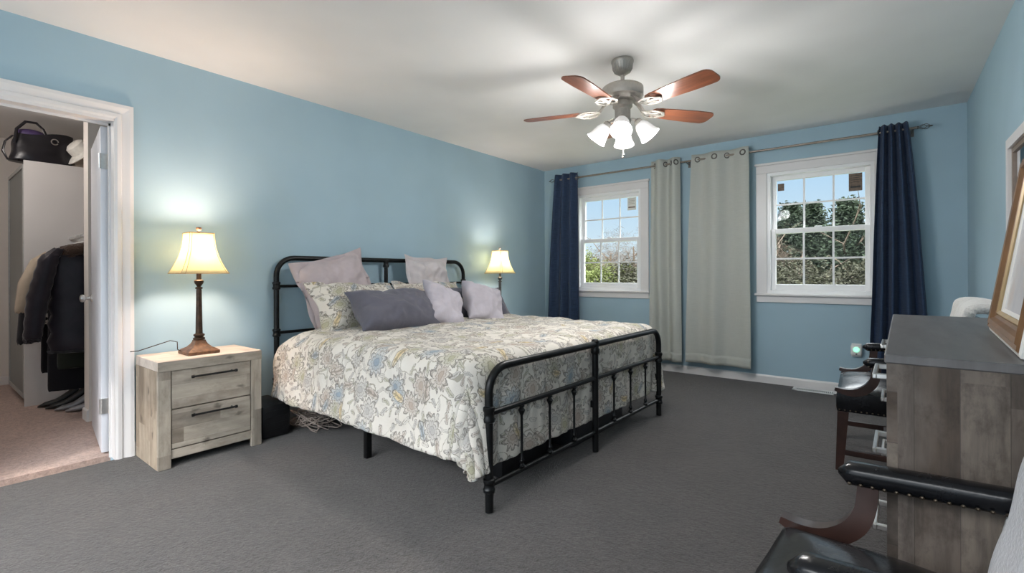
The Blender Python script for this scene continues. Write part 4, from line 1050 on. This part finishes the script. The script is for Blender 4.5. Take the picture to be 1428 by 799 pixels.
def drape_throw(name, label, cat, ch, y0, y1, front, mat, fringe, seed, thick=.02):
    (loc, rz, WD, SDp) = ch; SZ = .425
    r = thing(name, label, cat, loc, rz)
    top = .462; lean_ = Matrix.Translation((SDp + .02, 0, SZ - .03)) @ Matrix.Rotation(math.radians(11), 4, 'Y')
    def fn(u, v):
        y = y0 + (y1 - y0) * u; s_ = v * (front + .35)      # from the front hem up over the top and down behind
        dz_ = top + .03 + .012 * math.sin(9 * u + seed)
        g_ = .078 + .012 * fbm((u * 4, v * 5, 0), 1., seed) + .008 * math.sin(u * 14 + seed + v * 2)
        if s_ < front: x = -g_; z = dz_ - (front - s_)
        elif s_ < front + .15:
            t = (s_ - front) / .15; x = -g_ * math.cos(PI * t); z = dz_ + .028 * math.sin(PI * t)
        else: x = g_; z = dz_ - (s_ - front - .15)
        return lean_ @ Vector((x, y, z))
    bm = bmesh.new(); grid(bm, fn, 50, 50); o = finish('cloth', bm, mat, r, True, auto=0); solid(o, thick)
    if fringe:
        bm = bmesh.new(); rng = random.Random(seed)
        for i in range(70):
            p_ = fn(i / 69, 0); q = p_ + Vector((rng.uniform(-.02, .0), rng.uniform(-.012, .012), -rng.uniform(.03, .05))); tube(bm, [p_, (p_ + q) / 2 + Vector((rng.uniform(-.006, .006), rng.uniform(-.006, .006), 0)), q], .0022, 4)
        f_ = finish('fringe', bm, mat, r, False)
    return r
drape_throw('throw_blanket', 'light grey fringed wool throw hanging over the foreground armchair', 'throw', CH1, -.28, .27, .40, 'throw', True, 3, .03)
drape_throw('fleece_throw', 'fluffy white throw over the back of the armchair past the dresser', 'throw', CH2, -.24, .06, .30, 'fluff', False, 5, .05)

# ------------------------------------------------------------------ closet contents
wr = thing('wardrobe', 'tall white wardrobe with grey doors inside the closet', 'wardrobe', (-2.0, .615, 0))
B('side_panel', -.02, 0, .0, .6, 0, 2.03, 'wardrobe', wr); B('body', -.9, -.02, .025, .6, .06, 2.02, 'wardrobe', wr)
bm = bmesh.new(); box(bm, -.9, -.022, .004, .022, .07, 2.0); fr_ = finish('door', bm, 'greymetal', wr)
bm = bmesh.new()
for a in ((-.9, -.022, .07, .1), (-.9, -.022, 1.97, 2.0), (-.05, -.022, .1, 1.97), (-.9, -.875, .1, 1.97)): box(bm, a[0], a[1], -.004, .004, a[2], a[3])
finish('door_frame', bm, simple('grey_door_frame', srgb(168, 168, 166), .4, .2), fr_)
B('plinth', -.88, -.03, .04, .58, 0, .06, 'blackplastic', wr)
# handbag on top
hb_ = thing('handbag', 'black leather handbag with purple lining on top of the wardrobe', 'bag', (-2.12, .74, 2.031), math.radians(4)); hb_.scale = (1.1, 1.1, 1.15)
bm = bmesh.new()
def bagf(u, v):
    a = 2 * PI * u; z = .215 * v; k = 1 - .25 * v ** 1.5 + .06 * math.sin(PI * v)
    x = .085 * k * math.copysign(abs(math.cos(a)) ** .7, math.cos(a)); y = .185 * (1 - .12 * v) * math.copysign(abs(math.sin(a)) ** .7, math.sin(a))
    w_ = .016 * fbm((x * 8, y * 8, z * 10), 1.3, 4); return Vector((x + w_, y + w_ + .01 * v, z - .03 * v * (y / .18) ** 2 * 0 + .02 * v * math.sin(y * 14)))
vs = grid(bm, bagf, 40, 16); bmesh.ops.remove_doubles(bm, verts=bm.verts[:], dist=.0005); bm.edges.ensure_lookup_table()
bmesh.ops.holes_fill(bm, edges=[e_ for e_ in bm.edges if e_.is_boundary and e_.verts[0].co.z < .05]); finish('body', bm, 'bag', hb_, True, auto=0)
bm = bmesh.new(); bmesh.ops.create_uvsphere(bm, u_segments=20, v_segments=10, radius=1.)
for v in bm.verts: v.co = Vector((v.co.x * .055, v.co.y * .09 - .06, v.co.z * .04 + .205))
finish('lining', bm, 'purple', hb_, True)
bm = bmesh.new(); tube(bm, [(.05, -.16, .12), (.06, -.15, .22), (.05, -.1, .285), (.04, -.04, .29), (.04, .0, .25), (.05, .02, .19)], [(.01, .006)] * 6, 8); finish('handle', bm, 'bag', hb_, True)
bm = bmesh.new(); tube(bm, [(.05, -.17, .17), (.06, -.21, .12), (.07, -.225, .05), (.07, -.2, -.005), (.08, -.15, .0)], [(.012, .006)] * 5, 8); finish('strap', bm, 'bag', hb_, True)
bm = bmesh.new(); pts = arc((.055, .165), .02, 0, 330, 14, 'yz', .085); tube(bm, pts, .004, 6); finish('ring', bm, 'chrome', hb_, True)
# hat, folded bag, wire hanger on top
ht = bmesh.new(); mt = Matrix.Rotation(math.radians(52), 4, 'X') @ Matrix.Rotation(math.radians(10), 4, 'Y')
lathe(ht, [(.001, .1), (.05, .098), (.075, .08), (.082, .05), (.085, .012), (.11, .004), (.15, -.006), (.152, 0), (.112, .01), (.088, .018)], (0, 0, 0), 30, mt)
h_ = finish('hat', ht, 'straw', None, True); h_.location = (-2.03, .99, 2.17); tag(h_, 'white brimmed hat resting beside the black handbag', 'hat')
bm = bmesh.new(); box(bm, -.1, .1, -.07, .07, 0, .09, .025, 3)
for v in bm.verts: v.co += Vector((0, 0, .01 * fbm(v.co, 12., 1) if v.co.z > .05 else 0))
o = finish('folded_bag', bm, 'beigebag', None, True); o.location = (-2.11, 1.0, 2.031); tag(o, 'small beige cloth bag under the white hat on the wardrobe', 'bag')
# clothes rail and garments
bm = bmesh.new(); tube(bm, [(-1.999, .90, 1.40), (-1.201, .90, 1.40)], .014, 12); tag(finish('clothes_rail', bm, 'chrome', None, True), 'clothes rail between wardrobe and closet partition', 'rail')
def hanger(x, zr, label, mat='white', skew=0.):
    bm = bmesh.new(); y = .90
    pts = arc((y, zr + .0), .0195, 200, -60, 10, 'yz', x) + [(x, y, zr - .055)]
    tube(bm, pts, .0025, 6); tube(bm, [(x, y, zr - .05), (x + skew, y - .21, zr - .145), (x + skew, y - .205, zr - .155), (x, y, zr - .15), (x - skew, y + .205, zr - .155), (x - skew, y + .21, zr - .145), (x, y, zr - .05)], .007, 8)
    return tag(finish('hanger', bm, mat, None, True), label, 'hanger', 'white clothes hangers')
def body_tube(bm, secs, n=22, seed=1., quilt=0.):
    """secs: (x,y,z, rx, ry)"""
    rows = []
    for i, (x, y, z, rx, ry) in enumerate(secs):
        q = 1 + quilt * (.5 if i % 2 else -.5)
        rows.append([bm.verts.new((x + rx * q * math.cos(2 * PI * k / n) * (1 + .1 * fbm((math.cos(2 * PI * k / n), math.sin(2 * PI * k / n), z * 3), 3., seed)), y + ry * (1 + quilt * .3 * (1 if i % 2 else -1)) * math.sin(2 * PI * k / n), z + .008 * math.sin(3 * k))) for k in range(n)])
    for a, b in zip(rows, rows[1:]):
        for k in range(n): bm.faces.new((a[k], a[(k + 1) % n], b[(k + 1) % n], b[k]))
    bm.faces.new(rows[0][::-1]); bm.faces.new(rows[-1])
def lerp_secs(keys, n):
    out = []
    for i in range(n + 1):
        t = i / n * (len(keys) - 1); k = min(int(t), len(keys) - 2); f_ = t - k; out.append(tuple(a + (b - a) * f_ for a, b in zip(keys[k], keys[k + 1])))
    return out
def garment(name, label, cat, x, mats, zt, zb, hw, thick, sleeve=None, quilt=0., seed=1., collar_=None, n=24):
    r = thing(name, label, cat, (x, .90, zb)); dz_ = -zb
    bm = bmesh.new(); body_tube(bm, lerp_secs([(0, 0, zt - .005 + dz_, thick * .35, .06), (0, 0, zt - .05 + dz_, thick * .6, hw * .72), (0, 0, zt - .11 + dz_, thick * .85, hw), (0, .0, (zt + zb) / 2 + dz_, thick, hw * .98), (0, 0, zb + .02 + dz_, thick * 1.05, hw), (0, 0, zb + dz_, thick * .95, hw * .97)], n), 26, seed, quilt)
    finish('body', bm, mats[0], r, True, auto=60)
    if sleeve:
        for s in (-1, 1):
            bm = bmesh.new(); zt2 = zt - .07; zs = sleeve
            body_tube(bm, lerp_secs([(.03, s * hw * .75, zt2 + .02 + dz_, .035, .03), (.05, s * (hw + .0), zt2 - .05 + dz_, .062, .055), (.055, s * (hw + .06), (zt2 + zs) / 2 + dz_, .062, .062), (.05, s * (hw + .09), zs + .03 + dz_, .052, .05), (.05, s * (hw + .09), zs + dz_, .042, .042)], n - 4), 16, seed + 1, quilt)
            finish('sleeve', bm, mats[-1], r, True, auto=60)
    if collar_:
        bm = bmesh.new(); pts = [(.06 * math.cos(t), .0 + .17 * math.sin(t) * .9, zt - .03 - .05 * abs(math.sin(t)) + dz_) for t in [PI * 2 * q / 16 for q in range(16)]]
        tube(bm, pts, .045, 10, closed=True)
        for v in bm.verts: v.co += Vector((fbm(v.co, 40., 1), fbm(v.co, 40., 2), fbm(v.co, 40., 3))) * .025
        finish('fur_collar', bm, collar_, r, True, auto=0)
    return r
G1 = 'clothes on the closet rail'
hanger(-1.34, 1.40, 'white hanger of the plum-black puffer jacket'); hanger(-1.56, 1.40, 'white hanger second from the closet partition'); hanger(-1.72, 1.40, 'white hanger third from the closet partition', skew=.03)
garment('puffer_jacket', 'plum-black quilted puffer jacket with brown fur collar hanging in the closet', 'jacket', -1.32, ('puffer', 'puffer'), 1.33, .50, .235, .085, .60, .16, 2., 'fur', 30)
garment('patterned_cardigan', 'black and white patterned cardigan with tan sleeves behind the puffer jacket', 'cardigan', -1.63, ('knit', 'tan'), 1.31, .70, .245, .05, .80, 0., 3.)
garment('black_coat', 'long black coat hanging behind the patterned cardigan', 'coat', -1.76, ('blackcloth', 'blackcloth'), 1.31, .30, .22, .05, .55, 0., 4.)
garment('black_dress', 'long black garment reaching nearly to the closet carpet', 'dress', -1.55, ('blackcloth',), 1.24, .18, .21, .04, None, 0., 5.)
garment('olive_coat', 'dark olive coat hem showing below the puffer jacket', 'coat', -1.45, ('olive',), 1.28, .36, .17, .035, None, 0., 6.)
def shoe(x, y, rz, label, mat, heel):
    r = thing('shoe', label, 'shoe', (x, y, .005), rz)
    bm = bmesh.new(); secs = []
    for i in range(13):
        t = i / 12; xx = .25 * t; hz_ = heel * max(0, 1 - t * 1.7) ** 1.3; w_ = .034 + .012 * math.sin(PI * min(1, t * 1.1)) - .03 * max(0, t - .85) / .15 * .9; hh = .07 * (1 - t) ** 1.2 + .028 - .018 * max(0, t - .85) / .15
        secs.append((xx, hz_ + hh / 2 + .004, w_, hh / 2))
    rows = [[bm.verts.new((x_, w_ * math.cos(a), z_ + h__ * math.sin(a))) for a in [2 * PI * k / 12 for k in range(12)]] for x_, z_, w_, h__ in secs]
    for a, b in zip(rows, rows[1:]):
        for k in range(12): bm.faces.new((a[k], a[(k + 1) % 12], b[(k + 1) % 12], b[k]))
    bm.faces.new(rows[0][::-1]); bm.faces.new(rows[-1]); finish('upper', bm, mat, r, True, auto=60)
    bm = bmesh.new(); tube(bm, [(.022, 0, 0), (.022, 0, heel + .01)], [.008, .018], 8); finish('heel', bm, 'blackplastic', r, True)
    return r
shoe(-1.42, 1.02, math.radians(-112), 'silver high-heeled shoe on the closet floor, nearer the door', 'silver', .08)
shoe(-1.55, .98, math.radians(-106), 'silver high-heeled shoe on the closet floor, behind the other silver one', 'silver', .08)
shoe(-1.70, .95, math.radians(-100), 'black high-heeled shoe on the closet floor by the wardrobe', 'blackplastic', .07)
shoe(-1.82, .92, math.radians(-100), 'black high-heeled shoe closest to the wardrobe', 'blackplastic', .07)
